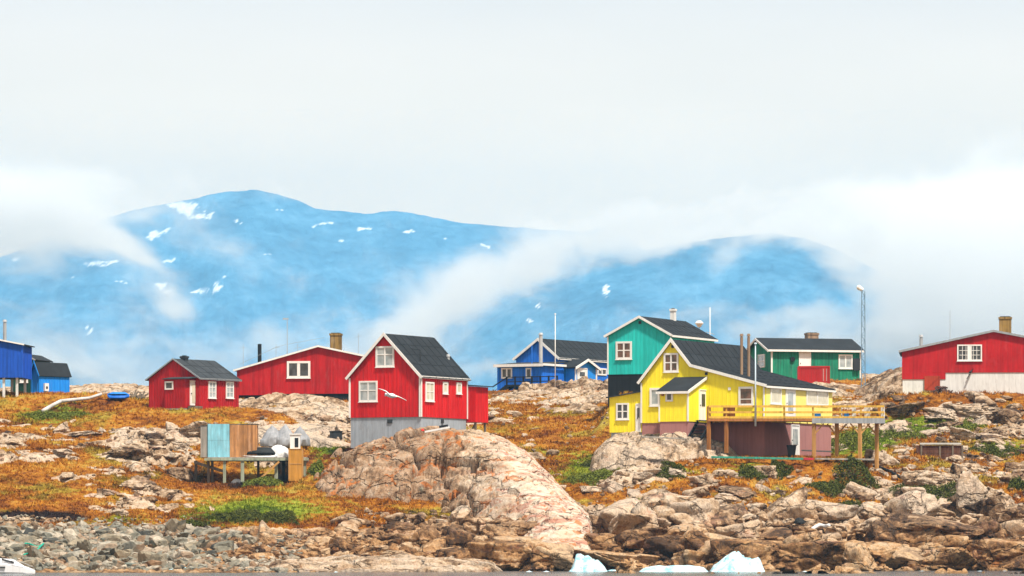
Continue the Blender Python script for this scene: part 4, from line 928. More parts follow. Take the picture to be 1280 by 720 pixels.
# ---------------------------------------------------------------- rock: big outcrops, slabs, boulders, shore stones
ROCK = rock_mat(); ROCKP = rock_mat('pale_rock', True); RUB = rubble_mat()
def outcrop(name, label, cols, rows, seed, amp=1.0, du=1.3, dy=.14, cat='rock outcrop', pinkish=False, mat=None):
    """a rounded bedrock knoll given by its relief, jointed and cracked, its rim sunk in the ground"""
    cols = np.array(cols, float); ry = np.array([r[0] for r in rows], float); rz = np.array([r[1] for r in rows], float)
    o = np.argsort(ry); ry = ry[o]; rz = rz[o]
    u = np.arange(cols[0], cols[-1] + .1, du); y = np.arange(ry[0], ry[-1] + .01, dy)
    t = np.array([np.interp(u, cols, r) for r in rz]); t = np.array([np.interp(y, ry, t[:, j]) for j in range(len(u))]).T
    t = _blur(_blur(t, max(1, int(6 / du)), 1), max(1, int(.4 / dy)), 0)
    UU, YY = np.meshgrid(u, y); x = (UU - 640) * YY / K; z = to_z(t, YY)
    ed = np.minimum(np.minimum(UU - u[0], u[-1] - UU) / 17, np.minimum(YY - y[0], y[-1] - YY)); z = z - 2.0 * (1 - sm(0, .9, ed))
    wx = x + .5 * fb2(x * .5, YY * .5, seed, 2); wy = YY + .7 * fb2(x * .4, YY * .4, seed + 2, 2)
    rx = wx * .9 + z * .35; ry_ = wy * .8 + z * .75 - x * .25
    b1 = blocks(rx * .22, ry_ * .26, seed + 5, .8, .045); b2 = blocks(rx * .62, ry_ * .7, seed + 9, .9, .06); b3 = blocks(wx * 1.6, (wy + z) * 1.5, seed + 13, .8, .08)
    g = np.clip(.5 - b1, 0, 1)
    if name == 'rock_dome': b1 = b1 + 1.1 * blocks(rx * .10 + 3.3, ry_ * .12, seed + 41, .5, .03) * sm(537, 560, t)
    d = amp * (.75 * b1 + (.62 if name == 'rock_dome' else .5) * b2 * sm(-.4, .4, fb2(x * .3, YY * .25, seed + 20, 2) + .2) + .14 * b3) + .05 * fb2(x * 1.8, YY * 1.8 + z, seed + 15, 3)
    if name == 'rock_dome': d = d * (1 - .55 * sm(575, 625, UU)) * (1 - .35 * sm(545, 520, t))
    z2 = z + d * .75; y2 = YY - d * .55
    me = np_mesh(name, np.stack([x, y2, z2], -1).reshape(-1, 3), grid_faces(len(y), len(u)))
    return tag(link(name, me, mat or ROCK), label, cat)

DOME = (_nodome := None)
k = N('streaked_dome_rock'); p = k.pos(); c, hh = rock_nodes(k, p)
# long pink and white bands run down the bare right flank; red-orange lichen on the ledges
bd = k.noise(k.map(p, (.28, .3, 1.7), rot=(0, R(-50), 0)), .8, 5, .6, .3)
rt = k.ramp(k.math('ADD', k.math('MULTIPLY', k.xyz(p)[0], .22), k.math('MULTIPLY', bd, 1.6)), [(.35, 0.0), (.85, .92)])
c = k.mix(rt, c, k.ramp(bd, [(.40, (.50, .25, .18)), (.46, (.60, .46, .34)), (.54, (.68, .58, .47)), (.60, (.50, .23, .16)), (.64, (.64, .53, .42))]))
lf = k.ramp(k.math('ADD', k.math('MULTIPLY', k.xyz(p)[0], -.14), k.math('MULTIPLY', k.noise(p, .5, 5, .7), 1.0)), [(.95, 0.0), (1.35, .7)]); c = k.mix(lf, c, k.ramp(k.noise(p, 1.3, 6, .7), [(.38, (.10, .055, .03)), (.5, (.34, .20, .11)), (.62, (.44, .33, .24))]))
li = k.ramp(k.noise(k.map(p, (.8, .8, 1.2)), .9, 6, .7, .7), [(.55, 0.0), (.61, .8)]); c = k.mix(li, c, (.46, .14, .022))
gl = k.ramp(k.noise(p, 1.5, 5, .7), [(.63, 0.0), (.68, .6)]); c = k.mix(gl, c, (.36, .42, .33))
k.col(c); k.rough(.85, .2); k.bump(hh, 1.0, .2); DOMEM = k.m
outcrop('rock_dome', 'big rounded rock dome carrying the tall red gabled house, pink bands and orange lichen', [380, 400, 425, 460, 500, 540, 570, 600, 630, 660, 690, 720, 750], [
 (352, [640, 615, 600, 590, 580, 572, 570, 572, 590, 615, 650, 680, 700]), (347, [625, 600, 575, 562, 556, 552, 549, 555, 566, 588, 622, 655, 675]), (342, [612, 588, 563, 551, 546, 541, 539, 544, 553, 572, 606, 645, 665]),
 (338, [618, 593, 568, 555, 548, 543, 540, 542, 551, 567, 599, 642, 668]), (334.5, [632, 607, 582, 566, 556, 549, 544, 545, 552, 567, 594, 634, 665]),
 (332.5, [650, 628, 606, 590, 578, 564, 554, 553, 558, 570, 593, 629, 661]), (331, [675, 655, 638, 625, 606, 582, 564, 560, 562, 572, 594, 627, 658]), (329.5, [695, 680, 665, 655, 640, 612, 582, 568, 568, 576, 597, 627, 656]),
 (327.5, [710, 705, 695, 685, 675, 650, 615, 588, 578, 586, 603, 628, 655]), (324, [725, 720, 715, 705, 695, 680, 660, 622, 594, 592, 606, 629, 656]), (321, [735, 735, 730, 720, 712, 705, 690, 662, 620, 604, 613, 632, 657]), (318, [745, 745, 740, 735, 730, 722, 712, 694, 655, 622, 622, 638, 660]),
 (315, [750, 750, 745, 742, 740, 734, 724, 710, 682, 645, 634, 645, 666]), (312, [755, 755, 750, 748, 748, 744, 735, 724, 702, 668, 650, 654, 672]), (309, [760, 760, 758, 755, 750, 742, 732, 722, 705, 675, 657, 662, 680]), (306, [765, 765, 765, 765, 760, 752, 745, 735, 722, 700, 676, 674, 694]), (303, [780, 780, 780, 780, 775, 765, 755, 745, 738, 722, 700, 694, 708]), (300, [790, 790, 790, 790, 785, 775, 768, 760, 755, 745, 730, 728, 735])], 301, 1.25, 1.0, .12, mat=DOMEM)
outcrop('rock_outcrop', 'low brown rock ledge under the left end of the yellow house', [728, 748, 762, 790, 830, 870, 905, 928, 950], [
 (350, [590, 575, 560, 555, 553, 553, 562, 590, 610]), (346, [580, 562, 547, 543, 542, 543, 552, 580, 600]), (342, [583, 561, 545, 542, 541, 542, 552, 577, 600]), (339.5, [592, 568, 549, 546, 545, 547, 557, 580, 602]), (338, [610, 583, 562, 557, 558, 560, 568, 588, 606]),
 (337, [640, 610, 590, 580, 580, 580, 586, 600, 615]), (335.8, [660, 640, 620, 612, 612, 614, 616, 620, 635]), (334, [690, 680, 665, 660, 660, 660, 660, 660, 670])], 321, .8, 1.0, .12)
outcrop('rock_outcrop', 'pale rounded rocks heaped in front of the blue house with the flat annex', [600, 625, 650, 680, 705, 725, 745, 770, 795], [
 (440, [520, 503, 494, 489, 484, 480, 479, 483, 495]), (434, [515, 497, 489, 485, 479, 474, 473, 477, 490]), (428, [520, 502, 492, 489, 484, 479, 477, 480, 493]), (422, [526, 508, 499, 496, 491, 487, 485, 488, 500]), (416, [534, 516, 508, 505, 501, 497, 496, 499, 508]), (408, [550, 532, 526, 522, 520, 518, 518, 522, 530])], 341, 1.6, .9, .14)
outcrop('rock_outcrop', 'bare pale rock hump rising behind the left end of the right red house', [1040, 1070, 1090, 1108, 1128, 1160, 1220], [
 (410, [510, 500, 488, 478, 470, 468, 480]), (404, [500, 488, 475, 466, 459, 456, 470]), (398, [502, 490, 478, 468, 461, 459, 475]), (392, [510, 499, 489, 480, 472, 472, 490]), (386, [525, 515, 506, 500, 494, 495, 510])], 361, 1.0, .9, .14)
outcrop('rock_outcrop', 'smooth striped pale rock sloping between the long red house and the timber platform', [255, 285, 320, 350, 385, 415, 440, 470], [
 (386, [533, 523, 519, 518, 518, 519, 521, 533]), (380, [528, 517, 512, 511, 511, 512, 514, 526]), (374, [529, 520, 513, 511, 511, 513, 516, 527]), (366, [535, 522, 513, 512, 515, 519, 524, 535]), (358, [555, 540, 528, 526, 530, 535, 540, 550]), (352, [575, 560, 550, 548, 550, 553, 558, 568])], 381, .4, .9, .12, mat=ROCKP)

outcrop('rock_ledge', 'long smooth pale ledge at the waterline below the rust coloured grass', [240, 300, 360, 430, 500, 560, 615, 655], [
 (306, [740, 728, 716, 708, 706, 708, 716, 740]), (302, [735, 715, 703, 699, 696, 699, 706, 735]), (298, [735, 710, 700, 696, 692, 696, 702, 735]),
 (294, [735, 713, 704, 700, 697, 700, 706, 735]), (290, [735, 718, 710, 705, 705, 706, 712, 735]), (286, [745, 728, 719, 716, 717, 718, 722, 745])], 391, .6, .9, .12, mat=ROCKP)
# ---- ground under a picture point
_hy = np.concatenate([np.arange(285, 376, .25), np.arange(376, 480, 1.0)])
def ground_hit(u, py):
    u = np.atleast_1d(np.asarray(u, float)); py = np.atleast_1d(np.asarray(py, float)); out = np.zeros(len(u)); zo = np.zeros(len(u)); rk = np.zeros(len(u)); pe = np.zeros((len(u), 3))
    for i in range(0, len(u), 800):
        uu, yy = np.meshgrid(u[i:i + 800], _hy, indexing='ij'); _, z, mk = relief(uu, yy); pg = HZ - (z - CZ) * K / yy
        ok = pg <= py[i:i + 800][:, None]; j = np.where(ok.any(1), ok.argmax(1), len(_hy) - 1); r = np.arange(len(j))
        out[i:i + 800] = _hy[j]; zo[i:i + 800] = z[r, j]; rk[i:i + 800] = mk[r, j, 0]; pe[i:i + 800] = mk[r, j, :3]
    return out, zo, rk, pe

def ico(n):
    b = bmesh.new(); bmesh.ops.create_icosphere(b, subdivisions=n, radius=1.0)
    V = np.array([v.co[:] for v in b.verts]); F = np.array([[v.index for v in f.verts] for f in b.faces]); b.free(); return V, F
ICO = {n: ico(n) for n in (1, 2, 3, 4, 5)}
def stone(seed, n=4, planes=14, sharp=18, rough=.03, box=(1, 1, 1)):
    """an angular broken block: the hull of random cleavage planes with slightly worn edges"""
    rs = np.random.RandomState(seed); V, F = ICO[n]
    P = rs.normal(size=(planes, 3)); P[:6] = np.array([[1, 0, 0], [-1, 0, 0], [0, 1, 0], [0, -1, 0], [0, 0, 1], [0, 0, -1]]) + rs.normal(size=(6, 3)) * .28
    P /= np.linalg.norm(P, axis=1)[:, None]; d = rs.uniform(.62, .95, planes); d[:6] = rs.uniform(.58, .8, 6)
    q = np.maximum(V @ P.T / d, 0); r = (q ** sharp).sum(1) ** (-1.0 / sharp)
    W = V * r[:, None]
    o = seed * 7.7
    W = W * (1 + rough * fb3(V[:, 0] * 2.2 + o, V[:, 1] * 2.2, V[:, 2] * 2.2, seed, 3) + rough * .8 * fb3(V[:, 0] * 7 + o, V[:, 1] * 7, V[:, 2] * 7, seed + 5, 2))[:, None]
    if n >= 4:      # joints: cells of slightly different height with narrow gaps
        f1 = np.full(len(V), 9.); f2 = f1.copy(); idr = np.zeros(len(V)); Q = rs.normal(size=(26, 3)) * .75
        dd = np.sqrt((((W[:, None] - Q[None]) * np.array([1, 1, 1.6])) ** 2).sum(-1)); sd = np.sort(dd, 1); idr = rs.rand(26)[dd.argmin(1)]; e = sd[:, 1] - sd[:, 0]
        W = W * (1 + (idr - .5) * .16 - .11 * np.exp(-e / .05))[:, None]
    return W * np.array(box), F

rs = np.random.RandomState(5)
PROTO = [np_mesh('block', *stone(s, 4, 12 + s % 5, 28 + 8 * (s % 4), .05), True) for s in range(12)]      # angular
PROTR = [np_mesh('round_block', *stone(50 + s, 4, 15, 8 + 2 * (s % 3), .10), True) for s in range(8)]           # glacier-worn
PROTS = [np_mesh('shore_block', *stone(80 + s, 3, 9 + s % 4, 60, .02), False) for s in range(12)]
for m_ in PROTO + PROTR: m_.materials.append(ROCK)
for m_ in PROTS: m_.materials.append(RUB)
def put(name, me, u, py, w, h, label, cat, group=None, Y=None, z=None, dep=.8, sink=.25, tilt=0, rz=None):
    """a stone w by h (picture pixels of a 1280 frame) resting in the ground at (u, py)"""
    if Y is None: Y, z, _, _ = [q[0] for q in ground_hit(u, py)]
    s = Y / K; sx = w * s / 1.5; sz = h * s / 1.5; sy = sx * dep
    o = bpy.data.objects.new(name, me); COL.objects.link(o)
    o.location = ((u - 640) * Y / K, Y + sy * .45, z + sz * (.75 - sink) * .55); o.scale = (sx, sy, sz)
    o.rotation_euler = (rs.uniform(-.15, .15), tilt + rs.uniform(-.08, .08), rs.uniform(0, 6.28) if rz is None else rz)
    return tag(o, label, cat, group)

# named big blocks: (column, foot row, width, height, roundness, tilt, label)
BIG = [
 (756, 690, 52, 30, 0, .10, 'pale angular block above the small iceberg'), (800, 668, 75, 34, 0, .06, 'broad tan block with a flat lit top, just above the long dark ledge'),
 (775, 706, 75, 20, 0, .16, 'long dark slab dipping right, low beside the small iceberg'), (838, 702, 66, 52, 1, .12, 'large orange-tan rounded rock above the flat ice floe'),
 (872, 690, 46, 46, 1, .0, 'tan rock standing directly left of the large iceberg'), (937, 706, 84, 48, 0, .12, 'orange-brown slab rising behind the large iceberg'),
 (1003, 711, 92, 44, 0, .22, 'long brown slab dipping to the water right of the large iceberg'), (1063, 711, 70, 40, 0, .2, 'brown ledge sloping right, below the scrap of white plastic'),
 (1122, 708, 76, 34, 0, .18, 'brown slab left of the green rope at the waterline'), (1190, 710, 84, 30, 0, .2, 'low tan slab under the end of the green rope'), (1256, 706, 80, 36, 0, .1, 'tan slab at the waterline in the lower right corner'),
 (1156, 608, 56, 26, 1, 0, 'round-backed boulder below the old timber crate, dark underneath'), (1108, 583, 40, 22, 1, 0, 'pale lumpy boulder right of the last deck post'),
 (1166, 650, 84, 24, 1, .1, 'long pale whaleback rock below the dark green shrubs'), (1176, 670, 120, 26, 1, .14, 'widest pale sloping slab on the right shore'), (1243, 662, 40, 40, 0, -.3, 'dark grey cleaved block near the right edge'),
 (1262, 693, 56, 26, 0, .05, 'brown overhanging block in front of the right edge'), (1212, 640, 30, 30, 0, .4, 'steep grey fin of rock right of the whaleback rock'),
 (1075, 622, 46, 26, 0, .3, 'pale slanting slab below the tallest deck post'), (1092, 648, 44, 24, 1, .2, 'pale rounded slab left of the whaleback rock'), (925, 622, 56, 18, 1, .08, 'long flat pale boulder below the maroon basement'),
 (905, 596, 30, 14, 0, 0, 'grey block just right of the brown ledge under the yellow house'), (958, 598, 36, 22, 0, 0, 'squarish boulder beneath the green painted plank'), (880, 640, 60, 14, 1, .04, 'low pale slab among orange grass below the yellow house'),
 (985, 650, 44, 40, 0, .5, 'pinkish upright slab in the middle of the shore rocks'), (1010, 640, 30, 18, 0, .1, 'dark speckled block above the upright pinkish slab'),
 (700, 668, 40, 18, 0, .1, 'white-topped block in the dark gully right of the rock dome'), (640, 706, 90, 34, 0, .18, 'mottled brown ledge at the foot of the rock dome'), (690, 706, 60, 26, 0, .3, 'striped tan wedge between rock dome and small iceberg'),
 (625, 716, 60, 11, 1, 0, 'smooth tan rock lying at the water edge under the dome'), (598, 668, 56, 26, 0, .25, 'reddish ledge with orange lichen on the lower flank of the dome'), (560, 668, 40, 22, 0, .1, 'brown cracked block right of the yellow moss cushion'), (575, 690, 52, 40, 0, .2, 'reddish broken block below the dome cliff'), (536, 682, 40, 30, 0, .3, 'pale leaning block at the edge of the rust coloured grass'), (505, 668, 30, 18, 0, .1, 'dark grey stone at the foot of the rust coloured grass'),
 (548, 612, 70, 14, 0, .25, 'pale slab lying against the foot of the dome cliff'), (664, 575, 34, 14, 1, 0, 'pale round stone behind the dome crest'), (690, 570, 16, 12, 1, 0, 'small white boulder in the green hollow'),
 (1225, 520, 70, 20, 1, 0, 'large brown whaleback below the right red house'), (1180, 522, 60, 18, 1, 0, 'cracked grey rock left of the brown whaleback'), (1262, 530, 36, 24, 0, 0, 'grey blocky rock at the right edge below the red house'),
 (1125, 520, 46, 14, 1, 0, 'low rounded rock just right of the deck end'), (1210, 550, 26, 10, 1, 0, 'dark-topped boulder above the old timber crate'), (1235, 548, 44, 9, 1, 0, 'flat white rock near the right edge'),
 (100, 545, 46, 9, 1, 0, 'smooth pale rock lying in orange grass at far left'), (15, 556, 22, 8, 1, 0, 'small pale rock at the left edge'), (165, 570, 60, 16, 1, 0, 'pale flat outcrop in the middle of the left slope'), (222, 600, 44, 22, 0, .1, 'pale cracked rock left of the timber platform'),
 (175, 612, 44, 16, 0, .05, 'layered pale rock below the flat outcrop'), (240, 547, 36, 13, 1, 0, 'rounded tan rock left of the blue panelled shed'), (150, 645, 22, 12, 1, 0, 'lone boulder in the green and orange bank')]
for i, (u, py, w, h, rd, tl, lb) in enumerate(BIG):
    me = np_mesh('bedrock_block', *stone(200 + i, 5, 15 if rd else 12, 9 if rd else 36, .09 if rd else .06), True); me.materials.append(ROCK)
    put('rock', me, u, py, w, h, lb, 'rock', tilt=tl, rz=rs.uniform(-.5, .5), dep=1.0 if rd else .8, sink=.3)

def scatter(n, u0, u1, p0, p1, keep=None):
    u = rs.uniform(u0, u1, n); p = rs.uniform(p0, p1, n); Y, z, rk, pe = ground_hit(u, p)
    m = (Y < 470)
    if keep is not None: m &= keep(u, p, rk)
    return u[m], p[m], Y[m], z[m]
def indiv(name, protos, pts, wr, fl, label, cat, group, lim, tilt=0, dep=.8):
    n = 0
    for u, p, Y, z in zip(*pts):
        if n >= lim: break
        w = wr[0] + (wr[1] - wr[0]) * rs.rand() ** 2.0
        put(name, protos[rs.randint(len(protos))], u, p, w, w * rs.uniform(*fl), label, cat, group, Y, z, tilt=tilt, dep=dep); n += 1
indiv('shore_stone', PROTS, scatter(330, -30, 330, 662, 716, lambda u, p, rk: (p > 665 + 14 * sm(220, 330, u)) & (p < 714 - 24 * sm(220, 320, u))), (8, 27), (.45, .85), 'grey-green and tan broken shore stones piled along the left beach', 'stone', 'broken stones of the left beach', 285)
indiv('shore_rock', PROTO, scatter(120, 640, 1300, 648, 713), (24, 78), (.28, .6), 'brown and tan angular slabs of the right shore, each tilted toward the water', 'rock', 'angular slabs of the right shore', 115, .16)
indiv('shore_rock', PROTO, scatter(40, 420, 690, 655, 712), (18, 56), (.3, .6), 'brown angular slabs along the shore below the rust coloured grass', 'rock', 'angular slabs below the grass bank', 38, .16)
off = lambda u, p, rk: ~((u > 880) & (u < 1050) & (p < 588))
indiv('shore_rock', PROTO, scatter(75, 260, 620, 672, 702), (12, 34), (.35, .7), 'brown and tan broken stones between the grass bank and the long pale ledge', 'rock', 'broken stones above the pale ledge', 70, .1)
indiv('boulder', PROTR + PROTO[:5], scatter(80, 740, 1300, 588, 650, off), (10, 42), (.3, .6), 'pale weathered boulders strewn on the slope below the yellow house deck', 'boulder', 'boulders below the deck', 145, .08)
indiv('boulder', PROTR + PROTO[:4], scatter(60, 1100, 1300, 500, 590), (10, 38), (.3, .55), 'pale boulders on the green and orange slope below the right red house', 'boulder', 'boulders below the right red house', 55)
indiv('boulder', PROTR + PROTO[:4], scatter(260, 0, 430, 515, 640, lambda u, p, rk: (rk > .15) & ~((u > 235) & (u < 390) & (p > 525) & (p < 605))), (6, 26), (.3, .5), 'pale boulders among orange tundra on the left slope', 'boulder', 'boulders of the left slope', 110)
indiv('boulder', PROTR, scatter(40, 600, 760, 505, 640), (7, 20), (.35, .6), 'small pale boulders in the hollow between dome and yellow house', 'boulder', 'boulders of the middle hollow', 22)

def mass(name, specs, mat, n_sub, seed0, planes=9, sharp=50):
    """very many small stones: one object"""
    Vs, Fs, k = [], [], 0
    pro = [stone(seed0 + i, n_sub, planes, sharp, .02) for i in range(10)]
    for (u, p, Y, z), (w0, w1) in specs:
        for i in range(len(u)):
            V, F = pro[rs.randint(10)]; w = (w0 + (w1 - w0) * rs.rand() ** 2) * Y[i] / K / 1.5; a = rs.uniform(0, 6.28)
            S = V * np.array([w, w * rs.uniform(.6, 1), w * rs.uniform(.4, .8)]); t = rs.uniform(-.4, .4)
            S = S @ np.array([[1, 0, 0], [0, math.cos(t), -math.sin(t)], [0, math.sin(t), math.cos(t)]]).T
            S = S @ np.array([[math.cos(a), -math.sin(a), 0], [math.sin(a), math.cos(a), 0], [0, 0, 1]]).T
            Vs.append(S + np.array([(u[i] - 640) * Y[i] / K, Y[i], z[i] + w * .15])); Fs.append(F + k); k += len(V)
    o = link(name, np_mesh(name, np.concatenate(Vs), np.concatenate(Fs), False), mat); return tag(o, kind='stuff')
VOR = RUB
mass('beach_rubble', [(scatter(2600, -40, 380, 657, 716, lambda u, p, rk: p > 658 + 14 * sm(220, 330, u)), (4, 13)), (scatter(300, 0, 240, 648, 662), (2, 6))], RUB, 2, 400)
mass('loose_stones', [(scatter(1500, 620, 1320, 640, 714), (4, 16)), (scatter(650, 740, 1320, 575, 650, off), (2.5, 9)), (scatter(350, 1090, 1320, 500, 580), (3, 9)), (scatter(700, 0, 440, 520, 650, lambda u, p, rk: (rk > .2)), (2.5, 8)), (scatter(350, 430, 640, 640, 712), (4, 13)), (scatter(1500, 240, 630, 668, 703), (3, 13)), (scatter(120, 600, 760, 505, 650), (2.5, 7))], ROCK, 2, 430)

# ---- tundra: grass and heather tufts, low willow shrubs
k = N('tundra_tufts'); p = k.pos(); at_ = k.n('ShaderNodeAttribute', attribute_name='mask'); s3 = k.xyz(at_.outputs['Color'])
vc, _b, _c = veg_color(k, p, s3[1], s3[2]); tw = k.ramp(s3[0], [(0.0, .78), (1.0, 1.2)]); vc = k.mix(1.0, vc, tw, 'MULTIPLY'); k.col(vc); k.rough(.9, .1); TUFT = k.m
def tufts(n, u0, u1, Y0, Y1, hh, seed):
    r = np.random.RandomState(seed); u = r.uniform(u0, u1, n); Y = Y0 + (Y1 - Y0) * r.rand(n)
    x, z, mk = relief(u[None, :], Y[None, :]); x, z, mk = x[0], z[0], mk[0]
    k_ = mk[:, 0] < .35; x, Y, z, mk = x[k_], Y[k_], z[k_], mk[k_]; m = len(x)
    ht = hh * r.uniform(.5, 1.4, m) * (1 + .5 * fb2(x * .4, Y * .3, 88, 2)); V, A = [], []
    for b in range(5):
        a = r.uniform(0, 6.28, m); w = .030 + .03 * r.rand(m); lx = r.normal(0, .45, m) * ht; ly = r.normal(0, .45, m) * ht
        ox = r.normal(0, .06, m); oy = r.normal(0, .06, m)
        P0 = np.stack([x + ox - w * np.cos(a), Y + oy - w * np.sin(a), z - .03], -1); P1 = np.stack([x + ox + w * np.cos(a), Y + oy + w * np.sin(a), z - .03], -1); P2 = np.stack([x + ox + lx, Y + oy + ly, z + ht * r.uniform(.6, 1, m)], -1)
        V.append(np.stack([P0, P1, P2], 1)); c_ = np.stack([r.rand(m), mk[:, 1], mk[:, 2], np.ones(m)], -1); A.append(np.repeat(c_[:, None], 3, 1))
    return np.concatenate(V).reshape(-1, 3), np.concatenate(A).reshape(-1, 4)
parts_ = [tufts(60000, -60, 1340, 300, 352, .20, 1), tufts(30000, -60, 1340, 352, 400, .22, 2), tufts(12000, -60, 1340, 400, 470, .25, 3)]
V = np.concatenate([a for a, b in parts_]); A = np.concatenate([b for a, b in parts_])
me = np_mesh('tundra_grass', V, np.arange(len(V)).reshape(-1, 3), False); colattr(me, 'mask', A); tag(link('tundra_grass', me, TUFT), kind='stuff')

def leaf_mat(name, lo, hi):
    k = N(name); p = k.pos(); n = k.noise(p, 5, 3, .7); k.col(k.ramp(n, [(.3, lo), (.5, tuple((a + b) / 2 for a, b in zip(lo, hi))), (.7, hi)])); k.rough(.8, .15); return k.m
LEAFG = leaf_mat('willow_leaves', (.014, .022, .006), (.14, .15, .022)); LEAFY = leaf_mat('yellow_moss', (.16, .15, .01), (.42, .36, .03)); LEAFB = leaf_mat('grass_leaves', (.035, .05, .010), (.24, .27, .035))
def shrub(u, py, w, h, label, mat=LEAFG, n=None, name='low_shrub', cat='shrub'):
    Y, z, _, _ = [q[0] for q in ground_hit(u, py)]; s = Y / K; a = w * s / 2; c = h * s
    r = np.random.RandomState(int(u * 7 + py)); n = n or int(900 + 60 * w)
    th = r.uniform(0, 6.28, n); q = np.sqrt(r.rand(n)); rad = q * (1 + .25 * np.sin(3 * th + u) + .15 * np.sin(7 * th))
    X_ = a * rad * np.cos(th); Y_ = a * 1.1 * rad * np.sin(th); lump = .65 + .35 * fb2(X_ / a * 2.5 + u, Y_ / a * 2.5, 9, 2)
    gz = np.array(relief(((u - 640) * Y / K + X_)[None, :] * K / (Y + Y_)[None, :] + 640, (Y + Y_)[None, :])[1][0])
    Z_ = gz + c * lump * np.sqrt(np.clip(1 - q ** 2, 0.03, 1)) * r.uniform(.35, 1.05, n)
    C = np.stack([(u - 640) * Y / K + X_, Y + Y_, Z_], -1); D1 = r.normal(size=(n, 3)); D1 /= np.linalg.norm(D1, axis=1)[:, None]; D2 = np.cross(D1, r.normal(size=(n, 3))); D2 /= np.linalg.norm(D2, axis=1)[:, None]
    L = .075 * r.uniform(.6, 1.3, n)[:, None]; V = np.stack([C - D1 * L, C + D2 * L * .5, C + D1 * L, C - D2 * L * .5], 1).reshape(-1, 3)
    org = np.array([(u - 640) * Y / K, Y, z]); o = link(name, np_mesh(name, V - org, np.arange(4 * n).reshape(-1, 4), False), mat); o.location = org
    return tag(o, label, cat)
for u, py, w, h, lb, mt in [
 (1072, 596, 52, 20, 'dark green shrub just right of the tallest deck post', LEAFG), (1036, 613, 44, 13, 'low green shrub below the tallest deck post', LEAFG), (1058, 642, 48, 16, 'olive shrub above the white plastic scrap', LEAFG), (1108, 652, 34, 12, 'small dark shrub left of the widest pale slab', LEAFG),
 (1150, 622, 62, 14, 'yellow-green shrub under the end of the black hose', LEAFG), (1200, 620, 56, 18, 'dark shrub above the pale whaleback rock', LEAFG), (938, 597, 34, 17, 'bushy green shrub in front of the maroon basement', LEAFG), (1250, 568, 60, 12, 'wide low shrub right of the old timber crate', LEAFG),
 (1272, 612, 24, 20, 'dark shrub at the right edge of the slope', LEAFG), (1130, 545, 60, 14, 'bright green grass clump behind the deck end', LEAFB), (1065, 555, 60, 22, 'green growth seen between the deck posts', LEAFB), (1200, 535, 60, 10, 'yellow-green mat below the right red house', LEAFB),
 (740, 600, 60, 14, 'green hollow of tall grass left of the yellow house', LEAFB), (752, 580, 44, 12, 'dark green clump by the brown ledge', LEAFG), (815, 634, 46, 10, 'bright moss mat on the middle shore rocks', LEAFB), (838, 596, 34, 12, 'green tuft bed below the brown ledge', LEAFG),
 (638, 632, 18, 12, 'dark moss cushion on the flank of the rock dome', LEAFG), (575, 657, 28, 10, 'bright yellow moss cushion below the dome', LEAFY), (680, 605, 16, 22, 'narrow green seam along the dome flank', LEAFG), (395, 590, 18, 16, 'green clump right of the plywood box', LEAFB),
 (300, 648, 60, 14, 'olive heather on the left bank under the platform', LEAFG), (350, 650, 50, 14, 'green heather hummock in the rust coloured bank', LEAFG), (240, 657, 40, 9, 'green strip of heather above the beach stones', LEAFG), (50, 522, 40, 9, 'green grass patch below the deep blue stilt house', LEAFB), (88, 522, 44, 9, 'green grass patch along the driftwood pole', LEAFB),
 (330, 603, 50, 10, 'green grass growing under the timber platform', LEAFB), (975, 590, 26, 7, 'small tuft under the deck edge', LEAFG)]:
    shrub(u, py, w, h, lb, mt)
# ---------------------------------------------------------------- smaller things
def thing(name, loc, label, cat, rz=0.0, group=None):
    e = bpy.data.objects.new(name, None); COL.objects.link(e); e.location = loc; e.rotation_euler = (0, 0, rz); return tag(e, label, cat, group)
def gh(u, py): Y, z, _, _ = [q[0] for q in ground_hit(u, py)]; return Vector(((u - 640) * Y / K, Y, z))
def spread(name, mat, u0, p0, u1, p1, Y, th=.05): pass

PANEL = painted('faded_sky_blue_panel', (.24, .56, .68), .25, .8, .15, .35); PLYD = painted('water_stained_plywood', (.55, .27, .11), .45, .85, .1, .45); GREEN_POST = painted('mossy_post', (.34, .37, .27), .25, .85, .1, .3)
# --- timber platform with its posts
Yp = 341.0; s = Yp / K
P0 = at(240, 580, Yp); zt = at(300, 571.5, Yp).z; zg = at(300, 603, Yp).z
t = thing('timber_platform', (at(312, 600, Yp).x, Yp, zg), 'grey weathered timber platform on posts, holding the sheds and tarpaulins', 'platform')
def L(px, py=600, Y=Yp): v = at(px, py, Y); return (v.x - t.location.x, v.y - Yp, v.z - zg)
m = MB(); x0 = L(259)[0]; x1 = L(384)[0]; H = zt - zg
for i in range(26):
    xa = x0 + (x1 - x0) * i / 26; m.box(xa, xa + (x1 - x0) / 26 - .02, .0, 3.4, H - .06, H + .004 * (i % 3))
m.build('platform_floor', GREYW, t); MB().bar((x0 - .2, -.04, H - .15), (x1 + .1, -.04, H - .15), .09, .17).build('front_beam', GREEN_POST, t); MB().bar((x0, 3.3, H - .16), (x1, 3.3, H - .16), .09, .18).build('rear_beam', WOOD, t)
for a, pb, yy, w in ((259, 592, 1.4, .09), (280.5, 605, .05, .10), (303, 607, .0, .12), (345, 606, .2, .12), (381, 600, .1, .10), (262, 590, 3.0, .09), (320, 596, 3.0, .09), (352, 592, 3.0, .09)):
    q = L(a, pb); MB().box(q[0] - w, q[0] + w, yy, yy + 2 * w, q[2] - .9, H - .24).build('post', GREEN_POST if yy < 1 else WOOD, t)
q0 = L(314, 607); q1 = L(349, 577); MB().bar((q0[0], -.35, q0[2] - .1), (q1[0], -.1, q1[2]), .10, .14).build('brace', PINE, t)
